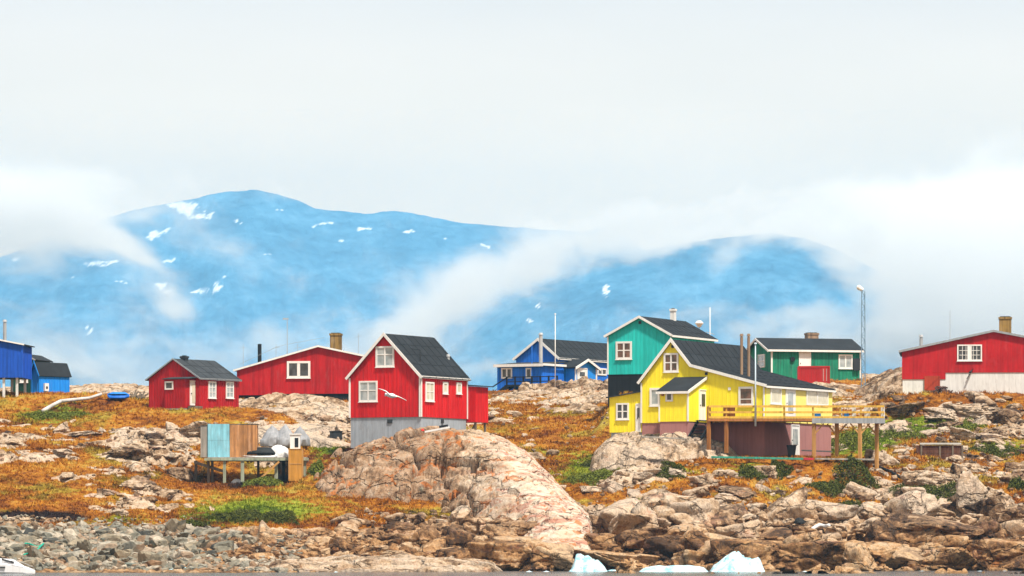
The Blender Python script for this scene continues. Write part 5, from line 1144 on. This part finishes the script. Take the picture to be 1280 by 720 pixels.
q0 = L(240, 577); q1 = L(282, 590); MB().bar((q0[0], 2.6, q0[2]), (q1[0], .6, q1[2]), .1, .2).build('side_beam', WOOD, t); q0 = L(242, 592); MB().box(q0[0] - .1, q0[0] + .1, 2.5, 2.7, q0[2] - .8, L(242, 575)[2]).build('post', WOOD, t)
m = MB()
for i in range(9): xx = L(347 + 1.6 * i)[0]; m.box(xx, xx + .085, .35, .40, -.3, H - .25)
m.build('dark_boards', BLK, t)
# --- shed: grey boards, faded blue panel, stained plywood half
Yf = Yp + .35
t2 = thing('storage_shed', (at(288, 571, Yf).x, Yf, zt + .006), 'patched shed with a sky blue panel and brown plywood, standing on the timber platform', 'shed')
def L2(px, py): v = at(px, py, Yf); return (v.x - t2.location.x, v.z - zt)
a0 = L2(250.5, 533)[0]; a1 = L2(259.5, 533)[0]; a2 = L2(287, 533)[0]; a3 = L2(321, 531)[0]; hz_ = L2(260, 531)[1]
m = MB()
for i in range(4): xx = a0 + (a1 - a0) * i / 4; m.box(xx, xx + (a1 - a0) / 4 - .015, .12, 1.9, 0, hz_ - .1)
m.build('side_boards', GREYW, t2)
MB().box(a1 + .01, a2, .0, .06, -.04, L2(260, 530)[1] * .5 - .005).build('blue_panel', PANEL, t2); MB().box(a1 + .01, a2 - .02, .005, .06, L2(260, 530)[1] * .5 + .005, L2(260, 530)[1]).build('blue_panel', PANEL, t2)
m = MB().box(a2 + .01, a3, .06, 1.95, 0, hz_ - .02)
for i in range(1, 5): xx = a2 + (a3 - a2) * i / 5; m.box(xx - .02, xx + .02, .035, .07, .02, hz_ - .05)
m.build('plywood_wall', PLYD, t2); MB().box(a1 + .02, a2, .07, 1.9, .0, hz_ - .05).build('back_wall', GREYW, t2)
MB().extr([(a0 - .05, hz_ - .06), (a3 + .08, hz_ + .02), (a3 + .08, hz_ + .08), (a0 - .05, hz_ + .0)], -.02 + .1, 2.05).build('roof', WOOD, t2)
# --- covered dinghy and tarpaulin on the platform
def loft(name, secs, mat, parent=None, smooth=True, n=14):
    """skin through rings: each section (x, [(y,z)..])"""
    V, F = [], []; k_ = len(secs[0][1])
    for x, ring in secs: V += [(x, a, b) for a, b in ring]
    for i in range(len(secs) - 1):
        for j in range(k_): F.append((i * k_ + j, i * k_ + (j + 1) % k_, (i + 1) * k_ + (j + 1) % k_, (i + 1) * k_ + j))
    F += [tuple(range(k_))[::-1], tuple(range((len(secs) - 1) * k_, len(secs) * k_))]
    m = MB(); m.add(V, F); return m.build(name, mat, parent, smooth=smooth)
def half_ring(w, h, z0=0, n=12, sq=1.0): return [(w * math.cos(a), z0 + h * abs(math.sin(a)) ** sq) for a in [math.pi * i / (n - 1) for i in range(n)]]
CANV = painted('black_canvas', (.012, .014, .016), .3, .7); TARP = painted('white_tarpaulin', (.70, .70, .70), .1, .6, .3, .25); GTARP = painted('grey_tarpaulin', (.30, .31, .33), .2, .6, .3, .2)
t3 = thing('dinghy', (at(322, 571, Yp + .9).x, Yp + .9, zt + .01), 'small boat under a black cover lying on the timber platform beside the shed', 'boat')
Lh = 26 * s
loft('hull', [(-Lh * .98, half_ring(.10, .10, .22)), (-Lh * .7, half_ring(.5, .12, .08)), (0, half_ring(.62, .20, .0)), (Lh * .8, half_ring(.6, .22, .0)), (Lh * .95, half_ring(.5, .2, .05))], TARP, t3)
loft('cover', [(-Lh * .6, half_ring(.42, .2, .19)), (-Lh * .45, half_ring(.55, .46, .19)), (Lh * .1, half_ring(.62, .52, .21)), (Lh * .62, half_ring(.6, .50, .22)), (Lh * .86, half_ring(.5, .12, .22))], CANV, t3)
def crumple(name, loc, rx, ry, rz, mat, label, cat, seed, group=None, peak=1.0, flat=0.5):
    V, F = ICO[4]; V = V.copy(); r = np.hypot(V[:, 0], V[:, 1]); z = np.clip(V[:, 2], -.15, 1)
    if peak > 1: z = np.where(z > 0, np.clip(1.02 - .9 * r, 0, 1) ** .8, z)
    n = 1 + .16 * fb3(V[:, 0] * 2.5 + seed, V[:, 1] * 2.5, V[:, 2] * 2.5, seed, 3)
    me = np_mesh(name, np.stack([V[:, 0] * rx * n, V[:, 1] * ry * n, z * rz * n], -1), F); o = link(name, me, mat); o.location = loc; return tag(o, label, cat, group)
crumple('tarpaulin', (at(350, 571, Yp + 1.3).x, Yp + 1.3, zt + .03), 15 * s, .8, 15 * s, TARP, 'crumpled white tarpaulin between the covered boat and the white cabinet', 'tarpaulin', 3)
# plywood box with a white cabinet on top
t4 = thing('plywood_crate', (at(370, 598, Yp - .25).x, Yp - .25, at(370, 598, Yp).z), 'tall orange plywood crate at the right end of the timber platform', 'crate')
w = 9.2 * s; hh = (598 - 562) * s; b_ = MB().box(-w, w, -.5, .2, -.2, hh)
b_.build('crate_body', PLY, t4, bevel=.012); MB().box(-w - .03, w + .03, -.53, .23, hh + .002, hh + .04).build('lid', PINE, t4)
m = MB()
for xx in (-w + .05, w - .05): m.box(xx - .045, xx + .045, -.525, -.502, -.1, hh - .01)
m.box(-w + .1, w - .1, -.52, -.502, hh * .48, hh * .48 + .08); m.build('batten', PINE, t4)
for (u_, p_, w_, h_, mt_, lb_) in ((296, 601, 7, 6, TARP, 'white bag lying in the shade under the timber platform'), (328, 603, 10, 5, GTARP, 'grey bundle under the middle of the timber platform'), (340, 598, 6, 8, DMET, 'dark drum-like bundle under the timber platform')):
    v = at(u_, p_, Yp + 1.2); crumple('bundle', (v.x, v.y, ground_z(v.x, v.y) + .1), w_ * s, w_ * s * .8, h_ * s, mt_, lb_, 'bundle', int(u_))
t5 = thing('white_cabinet', (at(369, 561, Yp - .3).x, Yp - .3, t4.location.z + hh + .045), 'white metal cabinet with a dark opening standing on the orange plywood crate', 'cabinet')
w = 6.3 * s; hc = 17.5 * s; m = MB().box(-w, w, -.3, .3, 0, hc); m.build('cabinet_body', WHT, t5, bevel=.01); MB().box(-w - .05, w + .08, -.36, .34, hc + .003, hc + .08).build('cabinet_top', WHT, t5); MB().box(-.02, w - .12, -.325, -.303, .12, hc - .22).build('opening', BLK, t5)
# three grey covered cones behind
for i, (a, pb, w, hgt) in enumerate(((340, 550, 15, 21), (357, 551, 16, 21), (375, 550, 13, 19))):
    Yc = 350.0; q = at(a, pb, Yc); crumple('covered_heap', (q.x, Yc, q.z - .25), w * Yc / K, w * Yc / K * .8, (hgt + 3) * Yc / K, GTARP, ['leftmost of the three grey peaked tarpaulin heaps', 'middle one of the three grey peaked tarpaulin heaps', 'rightmost of the three grey peaked tarpaulin heaps, behind the white cabinet'][i], 'tarpaulin', 20 + i, 'grey covered heaps', peak=2, flat=.8)
q = gh(420, 546); m = MB().box(-.45, .45, -.3, .3, -.1, .38).box(-.5, .5, -.35, .35, .382, .43); o = m.build('stone_grey_box', DMET); o.name = 'utility_box'; o.location = q; tag(o, 'small dark utility box on the ground left of the tall red house', 'box')

# --- driftwood pole, blue boat and heap on the left skyline
pts = [gh(u_, p_) for u_, p_ in ((54, 520), (64, 514), (76, 509), (95, 506), (112, 504), (127, 500))]
pts = [Vector((v.x, v.y, max(v.z, ground_z(v.x, v.y)) + .38)) for v in pts]
m = MB()
for i in range(5): m.tube(pts[i], pts[i + 1], .17 - .012 * i, .16 - .012 * i, 8)
tag(m.build('driftwood_pole', painted('bleached_wood', (.55, .52, .50), .15, .8), smooth=True), 'long bent bleached driftwood pole lying on the orange slope', 'driftwood')
q = gh(148, 499); t = thing('covered_boat', q, 'low bright blue covered boat on the skyline left of the small red house', 'boat'); L_ = 13.5 * q.y / K
loft('hull', [(-L_, half_ring(.25, .25, .15)), (-L_ * .8, half_ring(.6, .32)), (L_ * .6, half_ring(.65, .34)), (L_, half_ring(.35, .25, .1))], painted('blue_hull', (.01, .13, .55), .2), t)
loft('cover', [(-L_ * .9, half_ring(.3, .1, .33)), (-L_ * .5, half_ring(.5, .2, .32)), (L_ * .6, half_ring(.5, .18, .33)), (L_ * .9, half_ring(.3, .08, .3))], painted('blue_cover', (.02, .22, .70), .2), t)
q = gh(172, 500); m = MB()
r = random.Random(4)
for i in range(16): a = r.uniform(-.6, .6); m.bar((a, r.uniform(-.4, .4), r.uniform(.05, .25)), (a + r.uniform(-.4, .5), r.uniform(-.4, .4), r.uniform(.3, .75)), .07, .12)
o = m.build('scrap_heap', WOOD); o.location = q; tag(o, 'small heap of grey timber scraps between blue covered boat and small red house', 'scrap heap')

# --- lattice lamp mast behind the deck
Ym = 400.0; g_ = at(1079, 492, Ym); zb0 = ground_z(g_.x, Ym); t = thing('lamp_mast', (g_.x, Ym, zb0), 'tall lattice mast with a single street lamp beside the low green house', 'street lamp')
Hm = at(1079, 364, Ym).z - zb0; w = .17; STEELB = painted('blue_grey_steel', (.16, .26, .36), .15, .45, .5); m = MB()
for sx_, sy_ in ((-1, -1), (1, -1), (1, 1), (-1, 1)): m.bar((sx_ * w, sy_ * w, -.6), (sx_ * w * .75, sy_ * w * .75, Hm), .05)
n_ = int(Hm / .45)
for i in range(n_):
    z0, z1 = i * Hm / n_, (i + 1) * Hm / n_; s_ = 1 if i % 2 else -1; k1 = w * (1 - .25 * i / n_)
    m.bar((-s_ * k1, -k1, z0), (s_ * k1, -k1, z1), .03).bar((-s_ * k1, k1, z0), (s_ * k1, k1, z1), .03).bar((k1, -s_ * k1, z0), (k1, s_ * k1, z1), .03).bar((-k1, -s_ * k1, z0), (-k1, s_ * k1, z1), .03).bar((-k1, -k1, z0), (k1, -k1, z0), .03)
m.build('lattice_mast', STEELB, t)
MB().bar((0, 0, Hm - .02), (-.15, 0, Hm + .15), .08).build('arm', STEELB, t); lh = MB().tube((-.05, 0, Hm + .10), (-.42, 0, Hm + .36), .16, .20, 12).tube((-.42, 0, Hm + .36), (-.5, 0, Hm + .42), .20, .10, 12).build('lamp_head', WHT, t)
MB().tube((-.33, -.1, Hm + .12), (-.38, -.1, Hm + .24), .11, .14, 10).build('lamp_glass', CREAM, lh)
MB().box(-.5, .5, -.5, .5, -.8, .12).build('concrete_foot', CONC, t)

# --- flagpoles, mushroom lamp and thin mast
def pole(name, u, ptop, pbot, Y, r0, mat, label, cat, knob=None, foot=None, block=True):
    b_ = at(u, pbot, Y); zt_ = at(u, ptop, Y).z; zb_ = b_.z if foot is None else foot
    t = thing(name, (b_.x, Y, zb_), label, cat); MB().tube((0, 0, -.1), (0, 0, zt_ - zb_), r0, r0 * .55, 8).build('pole', mat, t, smooth=True)
    if block: MB().box(-.16, .16, -.16, .16, -.5, .05).build('foot', CONC, t)
    if knob: MB().tube((0, 0, zt_ - zb_), (0, 0, zt_ - zb_ + .1), r0 * 1.6, r0 * 1.2, 8).build('finial', mat, t)
    return t, zt_ - zb_
pole('flagpole', 694, 393, 488, 428.5, .05, WHT, 'white flagpole in front of the blue house with the flat annex', 'flagpole', True)
PLB = painted('pale_blue_pole', (.50, .60, .68), .1)
pole('flagpole', 944.3, 430, 531, 336.95, .07, PLB, 'slim pale flagpole rising past the yellow house deck', 'flagpole', True, block=False)
t, hh = pole('ball_lamp', 874, 409, 470, 385, .06, METAL, 'small lamp post with a pale round head behind the teal house roof', 'street lamp')
MB().tube((0, 0, hh), (0, 0, hh + .32), .12, .34, 14).tube((0, 0, hh + .32), (0, 0, hh + .52), .36, .16, 14).build('lamp_head', WHT, t)
t, hh = pole('aerial_mast', 887.5, 384, 470, 388, .05, WHT, 'thin white aerial mast right of the round headed lamp post', 'mast'); MB().bar((-.35, 0, hh - 2.0), (.35, 0, hh - 2.2), .05).build('crossbar', METAL, t)
t, hh = pole('aerial_mast', 4, 403, 480, 400, .03, METAL, 'thin mast behind the deep blue stilt house', 'mast')
t.location.x -= .4

# --- red container by the green house
Yc = 424.0; c0 = at(997.5, 479, Yc); c1 = at(1037.5, 457.5, Yc); t = thing('shipping_container', (c0.x, Yc, c0.z), 'red corrugated container standing before the low green house', 'container'); W_ = c1.x - c0.x; H_ = c1.z - c0.z
CRED = painted('container_red', (.42, .012, .012), .15, .5, .3, .1); m = MB().box(.05, W_ - .05, .05, 2.3, .0, H_ - .05); i = 0
while .12 + i * .22 < W_ * .72: m.box(.12 + i * .22, .22 + i * .22, .0, .06, .12, H_ - .14); i += 1
m.box(0, W_, -.03, .02, -.3, .12).box(0, W_, -.03, .02, H_ - .14, H_).box(0, .1, -.028, .1, .1, H_ - .1).box(W_ - .1, W_, -.028, .1, .1, H_ - .1); m.build('container_body', CRED, t)
m = MB().box(W_ * .74, W_ * .95, -.0, .05, .14, H_ - .16); d_ = m.build('container_door', painted('container_door_red', (.50, .03, .02), .15), t)
for i in (0, 1): MB().tube((W_ * (.79 + .1 * i), -.05, .2), (W_ * (.79 + .1 * i), -.05, H_ - .25), .025, .025, 6).build('lock_rod', METAL, d_)

# --- wheelie bin under the deck
q = at(989.5, 572, 338.9); gz = ground_z(q.x, 338.9); t = thing('wheelie_bin', (q.x, 338.9, max(gz, q.z - .3)), 'dark wheelie bin in front of the basement door under the deck', 'bin')
zb_ = t.location.z; hb = at(989, 556.5, 338.9).z - zb_
m = MB(); m.add([(-.22, -.25, .08), (.22, -.25, .08), (.22, .25, .08), (-.22, .25, .08), (-.32, -.36, hb - .06), (.32, -.36, hb - .06), (.32, .36, hb - .06), (-.32, .36, hb - .06)], [(3, 2, 1, 0), (4, 5, 6, 7), (0, 1, 5, 4), (1, 2, 6, 5), (2, 3, 7, 6), (3, 0, 4, 7)]); m.build('bin_body', DMET, t, bevel=.02)
MB().box(-.36, .36, -.42, .38, hb - .055, hb + .01).build('lid', DMET, t, bevel=.015); MB().box(-.33, .33, .38, .45, hb - .09, hb - .04).build('handle', DMET, t)
for sx_ in (-.26, .26): MB().tube((sx_ - .03, .22, .09), (sx_ + .03, .22, .09), .1, .1, 12).build('wheel', BLK, t)
# --- long painted plank along the basement, loose boards, small things on the deck
def plank(u0, p0, u1, p1, Y, w, h, mat, label, name='plank', cat='plank', dy=0.0):
    a, b = at(u0, p0, Y), at(u1, p1, Y + dy); c_ = (a + b) / 2; m = MB().bar(a - c_, b - c_, w, h); o = m.build(name, mat, bevel=.008); o.location = c_; return tag(o, label, cat)
plank(889, 571.3, 1004, 573.6, 335.6, .12, .14, painted('green_plank', (.05, .30, .22), .3, .8, .1, .3), 'long green painted plank lying along the foot of the maroon basement')
plank(1004.6, 573.6, 1017, 573.8, 335.6, .12, .15, painted('red_plank', (.45, .03, .05), .2), 'short red plank at the right end of the long green one')
plank(1019, 573.5, 1092, 574.5, 336.2, .3, .12, GREYW, 'pale grey board lying between the right deck posts')
plank(1002, 563, 1040, 564.5, 339.6, .5, .09, METAL, 'grey sheet lying on the ground right of the wheelie bin')
plank(802, 546, 858, 548.5, 336.6, .25, .10, GREYW, 'weathered board at the foot of the yellow house porch')
plank(531, 540, 562, 534.2, 337.6, .42, .13, TARP, 'narrow white board lying on the dome beside the tall red house')
plank(549, 533.6, 560, 532.0, 338.4, .35, .16, BLK, 'short black roll resting at the end of the white board', 'roll', 'roll')
q = at(528.3, 538.5, 337.4); crumple('float', (q.x, q.y, q.z), .12, .12, .14, painted('red_float', (.6, .03, .02), .1), 'small red float at the left end of the white board', 'float', 5)
DBL = painted('deck_blue_plastic', (.02, .16, .42), .2, .4)
for (u_, w, lb) in ((1022, 7, 'blue plastic crate on the deck, left one of the two'), (1058, 5, 'blue plastic crate on the deck beside the white rail panels')):
    v = at(u_, 523, 338.6); zz = (HYE.M @ Vector((0, 0, ZT + .015))).z; t = thing('plastic_crate', (v.x, v.y, zz), lb, 'crate', group='blue crates on the deck'); w_ = w * 338.6 / K
    m = MB().box(-w_ / 2, w_ / 2, -.2, .2, 0, .05).box(-w_ / 2, w_ / 2, -.22, -.18, 0, .34).box(-w_ / 2, w_ / 2, .18, .22, 0, .34).box(-w_ / 2 - .02, -w_ / 2 + .03, -.2, .2, 0, .34).box(w_ / 2 - .03, w_ / 2 + .02, -.2, .2, 0, .34); m.build('crate_shell', DBL, t); MB().box(-w_ / 2 - .03, w_ / 2 + .03, -.235, .235, .335, .365).build('rim', DBL, t)

# --- old timber crate on the right slope
q = gh(1175, 573); t = thing('timber_crate', q, 'long old brown timber crate on the grass below the right red house', 'crate', rz=R(-4)); s = q.y / K; OLD = painted('old_red_brown_boards', (.13, .055, .035), .45, .9, .1, .4)
w = 29 * s; hc = 17 * s
for i in range(4): MB().box(-w, w, -.05 + .008 * (i % 2), .02, -.25 + (hc + .2) * i / 4, -.27 + (hc + .2) * (i + 1) / 4).build('side_board', OLD, t)
MB().box(-w, -w + .06, .03, 1.5, -.2, hc - .05).box(w - .06, w, .03, 1.5, -.2, hc - .05).build('end_board', OLD, t)
MB().box(-w + .1, w - .1, 1.45, 1.5, -.2, hc - .08).build('back_board', OLD, t); MB().extr([(-.15, hc - .04), (1.6, hc + .08), (1.6, hc + .15), (-.15, hc + .03)], -w * .86, w * .92, 'x').build('lid', GREYW, t)
for xx in (-w * .8, 0, w * .55, w * .96): MB().box(xx - .06, xx + .06, -.11, -.052, -.3, hc - .05).build('upright', WOOD, t)
# --- black hose, green rope
def hose(name, pp, r, mat, label, cat, lift=.1):
    cp = [gh(a, b) for a, b in pp]; P = []
    for i in range(len(cp) - 1):
        for j in range(5): P.append(cp[i].lerp(cp[i + 1], j / 5))
    P.append(cp[-1]); P = [Vector((v.x, v.y, max(v.z, ground_z(v.x, v.y)) + lift)) for v in P]
    for _ in range(2): P = [P[0]] + [(P[i - 1] + P[i] * 2 + P[i + 1]) / 4 for i in range(1, len(P) - 1)] + [P[-1]]
    return tag(MB().path(P, r, 8).build(name, mat, smooth=True), label, cat)
hose('hose', [(1092, 588), (1104, 591), (1115, 595), (1128, 603), (1140, 609)], .11, BLK, 'thick black hose running down the rocks right of the deck', 'hose', .25)
ROPE = painted('green_rope', (.02, .38, .26), .2, .8); hose('rope', [(1150, 676), (1158, 674), (1163, 682), (1170, 688), (1176, 694), (1184, 704)], .06, ROPE, 'green rope trailing down the right shore slabs to the water', 'rope', .35)
hose('rope', [(22, 690), (34, 686), (48, 692), (56, 684), (44, 696), (30, 700)], .05, ROPE, 'tangled green rope among the left beach stones', 'rope', .3)
# --- firewood pile, scrap near the right house
q = at(1177, 492, 370.3); t = None; r = random.Random(8); g0 = ground_z(q.x, q.y); m = MB()
for i in range(38):
    a = r.uniform(-.75, .75); z_ = r.uniform(.05, .75) * (1 - abs(a) / 1.0); yy = r.uniform(-.4, .3); an = r.uniform(0, 3.1); l_ = r.uniform(.15, .32); m.tube((a - l_ * math.cos(an), yy, z_ - .1 * math.sin(an)), (a + l_ * math.cos(an), yy + .2, z_ + .15 * math.sin(an)), .07, .06, 7)
o = m.build('firewood_pile', painted('dark_logs', (.09, .05, .04), .5, .9)); o.location = (q.x, q.y, g0); tag(o, 'dark pile of logs beside the rust red cellar door', 'firewood')
q = gh(1100, 484); crumple('covered_heap', q, .75, .5, .55, CANV, 'low black covered heap right of the lattice lamp mast', 'tarpaulin', 44)
q = gh(1090, 489); plank(1083, 488.5, 1100, 489.5, q.y, .6, .1, DMET, 'dark sheet on the ground at the foot of the lattice lamp mast')
q = gh(999, 662); crumple('black_bundle', q + Vector((0, 0, .3)), .38, .25, .34, CANV, 'small black bundle left of the white plastic scrap on the shore rocks', 'bundle', 12)
hose('plastic_scrap', [(1016, 668), (1024, 664), (1031, 665), (1036, 672)], .13, TARP, 'curved scrap of white plastic on the right shore rocks', 'scrap', .3)
plank(877, 592.5, 893, 594, gh(880, 594).y, .1, .12, painted('orange_float_paint', (.6, .12, .03), .1), 'short orange stick lying on the rocks below the yellow house')

# --- seagull in flight
Yg_ = 128.0; c = at(489, 494.5, Yg_); GULL = painted('white_feathers', (.80, .80, .80), .05, .7)
gm = MB(); sc = Yg_ / K
A = Vector((473 - 489, 0, 494.5 - 485.5)) * sc; B = Vector((508 - 489, 0, 494.5 - 500.5)) * sc
def gullmesh():
    V, F = [], []
    # one skin: left wing tip, wrist, shoulder, body, right shoulder, wrist, tip ; ring of 8 around chord
    st = [(A, .02, .008, -.10), (A * .72 + Vector((0, -.03, .02)), .07, .012, -.06), (A * .42 + Vector((0, 0, .035)), .10, .018, 0), (A * .14, .12, .03, 0), (Vector((0, 0, 0)), .16, .055, 0), (B * .14, .12, .03, 0), (B * .42 + Vector((0, 0, .03)), .10, .018, 0), (B * .72 + Vector((0, -.03, .02)), .07, .012, -.06), (B, .02, .008, -.10)]
    n = 8
    for p_, ch, th, sw in st: V += [tuple(p_ + Vector((0, sw * -1 + ch * math.cos(a), th * math.sin(a)))) for a in [2 * math.pi * i / n for i in range(n)]]
    for i in range(len(st) - 1): F += [(i * n + j, i * n + (j + 1) % n, (i + 1) * n + (j + 1) % n, (i + 1) * n + j) for j in range(n)]
    F += [tuple(range(n))[::-1], tuple(range((len(st) - 1) * n, len(st) * n))]
    gm.add(V, F)
    # body and head along the flight direction
    ax = Vector((.55, -.80, -.12)).normalized(); u_ = ax.cross(Vector((0, 0, 1))).normalized(); w_ = u_.cross(ax); V, F = [], []
    bd = [(-.30, .012, .05), (-.22, .03, .035), (-.10, .055, .05), (.02, .07, .065), (.12, .055, .055), (.18, .035, .035), (.23, .036, .036), (.265, .022, .02), (.30, .006, .006)]
    for q_, a_, b_ in bd: V += [tuple(ax * q_ + u_ * a_ * math.cos(t_) + w_ * b_ * math.sin(t_)) for t_ in [2 * math.pi * i / 10 for i in range(10)]]
    for i in range(len(bd) - 1): F += [(i * 10 + j, i * 10 + (j + 1) % 10, (i + 1) * 10 + (j + 1) % 10, (i + 1) * 10 + j) for j in range(10)]
    F += [tuple(range(10))[::-1], tuple(range(80, 90))]; gm.add(V, F)
gullmesh(); t = thing('seagull', c, 'white gull gliding with spread wings in front of the tall red house', 'gull')
gm.build('gull_body', GULL, t, smooth=True)
ax = Vector((.55, -.80, -.12)).normalized(); MB().tube(ax * .285, ax * .345, .010, .004, 6).build('beak', painted('yellow_beak', (.7, .45, .03), .1), t)

# --- ice on the water
k = N('glacier_ice'); p = k.obj(); n = k.noise(p, 1.6, 5, .6); k.col(k.ramp(n, [(.38, (.20, .50, .60)), (.5, (.48, .68, .74)), (.65, (.64, .74, .77))])); k.rough(.35, .4); k.b.inputs['Subsurface Weight'].default_value = .25; k.b.inputs['Subsurface Radius'].default_value = (.2, .5, .7); k.b.inputs['Subsurface Scale'].default_value = .3; k.bump(n, .6, .15); ICEM = k.m
def ice(u0, u1, prof, Y, dep, label, seed, name='ice_floe', cat='ice'):
    """floating ice whose crest follows the given heights [(column, row)..]"""
    s = Y / K; xs = np.linspace(u0, u1, 70); ys = np.linspace(-1, 1, 34); XX, YY = np.meshgrid(xs, ys)
    top_ = np.interp(XX, [a for a, b in prof], [b for a, b in prof]); base_ = HZ + CZ * K / Y
    h = (base_ - top_) * s; t_ = (XX - u0) / (u1 - u0)
    hh_ = h * np.clip(1 - np.abs(YY + .25 * fb2(t_ * 5, YY * 2, seed, 3)) ** 3, 0, 1); x = (XX - (u0 + u1) / 2) * s; y = YY * dep
    hh_ = hh_ + .10 * fb2(x * 2.5, y * 2.5 + 5, seed + 1, 4) * np.minimum(h, 1); hh_ = hh_ + .30 * np.minimum(h, 1) * blocks(x * 1.1 + y * .4, y * 1.4, seed, .9, .05)
    e_ = np.minimum(np.minimum(t_, 1 - t_) * 8, (1 - np.abs(YY)) * 6); hh_ = hh_ * sm(0, 1, e_) - .3 * (1 - sm(0, .5, e_))
    o = link(name, np_mesh(name, np.stack([x, y + .25 * hh_, hh_], -1).reshape(-1, 3), grid_faces(34, 70)), ICEM); o.location = ((u0 + u1) / 2 * s - 640 * s, Y, .0); return tag(o, label, cat)
ice(708, 762, [(708, 716), (714, 711), (717, 704), (720, 695), (726, 692.5), (731, 697), (736, 697), (741, 701), (747, 700), (754, 707), (762, 716)], 296, 1.2, 'small knobbly iceberg right of the foot of the rock dome', 1, 'iceberg', 'iceberg')
ice(884, 958, [(884, 715), (892, 707), (904, 700), (914, 695), (924, 690), (929, 696), (940, 698), (947, 696), (954, 704), (958, 716)], 294, 1.8, 'largest blue-white iceberg, with a peaked top', 7, 'iceberg', 'iceberg')
ice(794, 890, [(794, 716), (803, 711), (820, 708), (845, 708), (865, 707), (880, 710), (890, 715)], 292, 1.4, 'long low white floe just left of the largest iceberg', 11)
ice(756, 794, [(756, 714), (765, 711.5), (785, 711.5), (794, 714)], 300, .5, 'thin flat sliver of ice between the small iceberg and the long floe', 15)
ice(200, 247, [(200, 717), (212, 711), (228, 709), (240, 712), (247, 717)], 286, .8, 'lilac-white lump of ice at the bottom left of the beach', 21)
q = gh(484, 706); crumple('ice_lump', (q.x, q.y, q.z + .15), .45, .35, .42, ICEM, 'small white ice lump lying on the pale shore ledge', 'ice', 61)
ice(414, 428, [(414, 717), (420, 714), (428, 717)], 287, .4, 'tiny piece of ice below the long smooth pale ledge', 27)
for i, (a, b, Y_) in enumerate(((1046, 1066, 289), (1135, 1170, 298), (1214, 1236, 297), (1244, 1268, 298), (1000, 1012, 292), (655, 668, 290), (676, 690, 291))):
    ice(a, b, [(a, 715.5), ((a + b) / 2, 713.4), (b, 715.5)], Y_, .35, 'thin scraps of ice floating along the foot of the shore rocks', 31 + i, 'ice_scrap').__setitem__('group', 'scraps of floating ice')

# --- white boat cut by the lower left corner
Yb = 276.0; s = Yb / K; t = thing('motorboat', (at(0, 700, Yb).x, Yb, 0), 'white motorboat with a pointed bow in the lower left corner', 'boat', rz=R(6)); BW = painted('white_gelcoat', (.80, .80, .82), .05, .3, .5)
def hr(w, z0, z1, n=7): return [(-w * f_, z0 + (z1 - z0) * g_) for f_, g_ in ((1, 1), (.93, .5), (.55, .1), (0, 0))] + [(w * f_, z0 + (z1 - z0) * g_) for f_, g_ in ((.55, .1), (.93, .5), (1, 1))]
xb = 46 * s
loft('hull', [(-4.0, hr(.85, -.35, .55)), (-1.5, hr(.95, -.38, .6)), (.3, hr(.85, -.36, .50)), (1.3, hr(.5, -.25, .34)), (xb - .1, hr(.05, -.1, .2))], BW, t, False)
loft('foredeck', [(-.6, half_ring(.78, .34, .58, 10)), (.4, half_ring(.62, .30, .46, 10)), (1.2, half_ring(.36, .16, .34, 10)), (xb - .2, half_ring(.08, .04, .2, 10))], BW, t)
cb = loft('cabin', [(-3.0, half_ring(.7, .34, .55, 10, .6)), (-.4, half_ring(.66, .34, .55, 10, .6)), (.75, half_ring(.55, .34, .48, 10, .7)), (1.35, half_ring(.35, .1, .36, 10))], BW, t, False)
MB().bar((.1, -.66, .80), (.8, -.56, .62), .03, .12).build('windscreen', GLASS, cb); MB().bar((-4, -.9, .36), (.3, -.88, .36), .06, .07).build('rubbing_strake', DMET, t)
MB().path([(0.4, -.55, .6), (.8, -.42, .8), (1.3, -.2, .62), (xb - .2, 0, .36)], .015, 6).build('bow_rail', METAL, t)
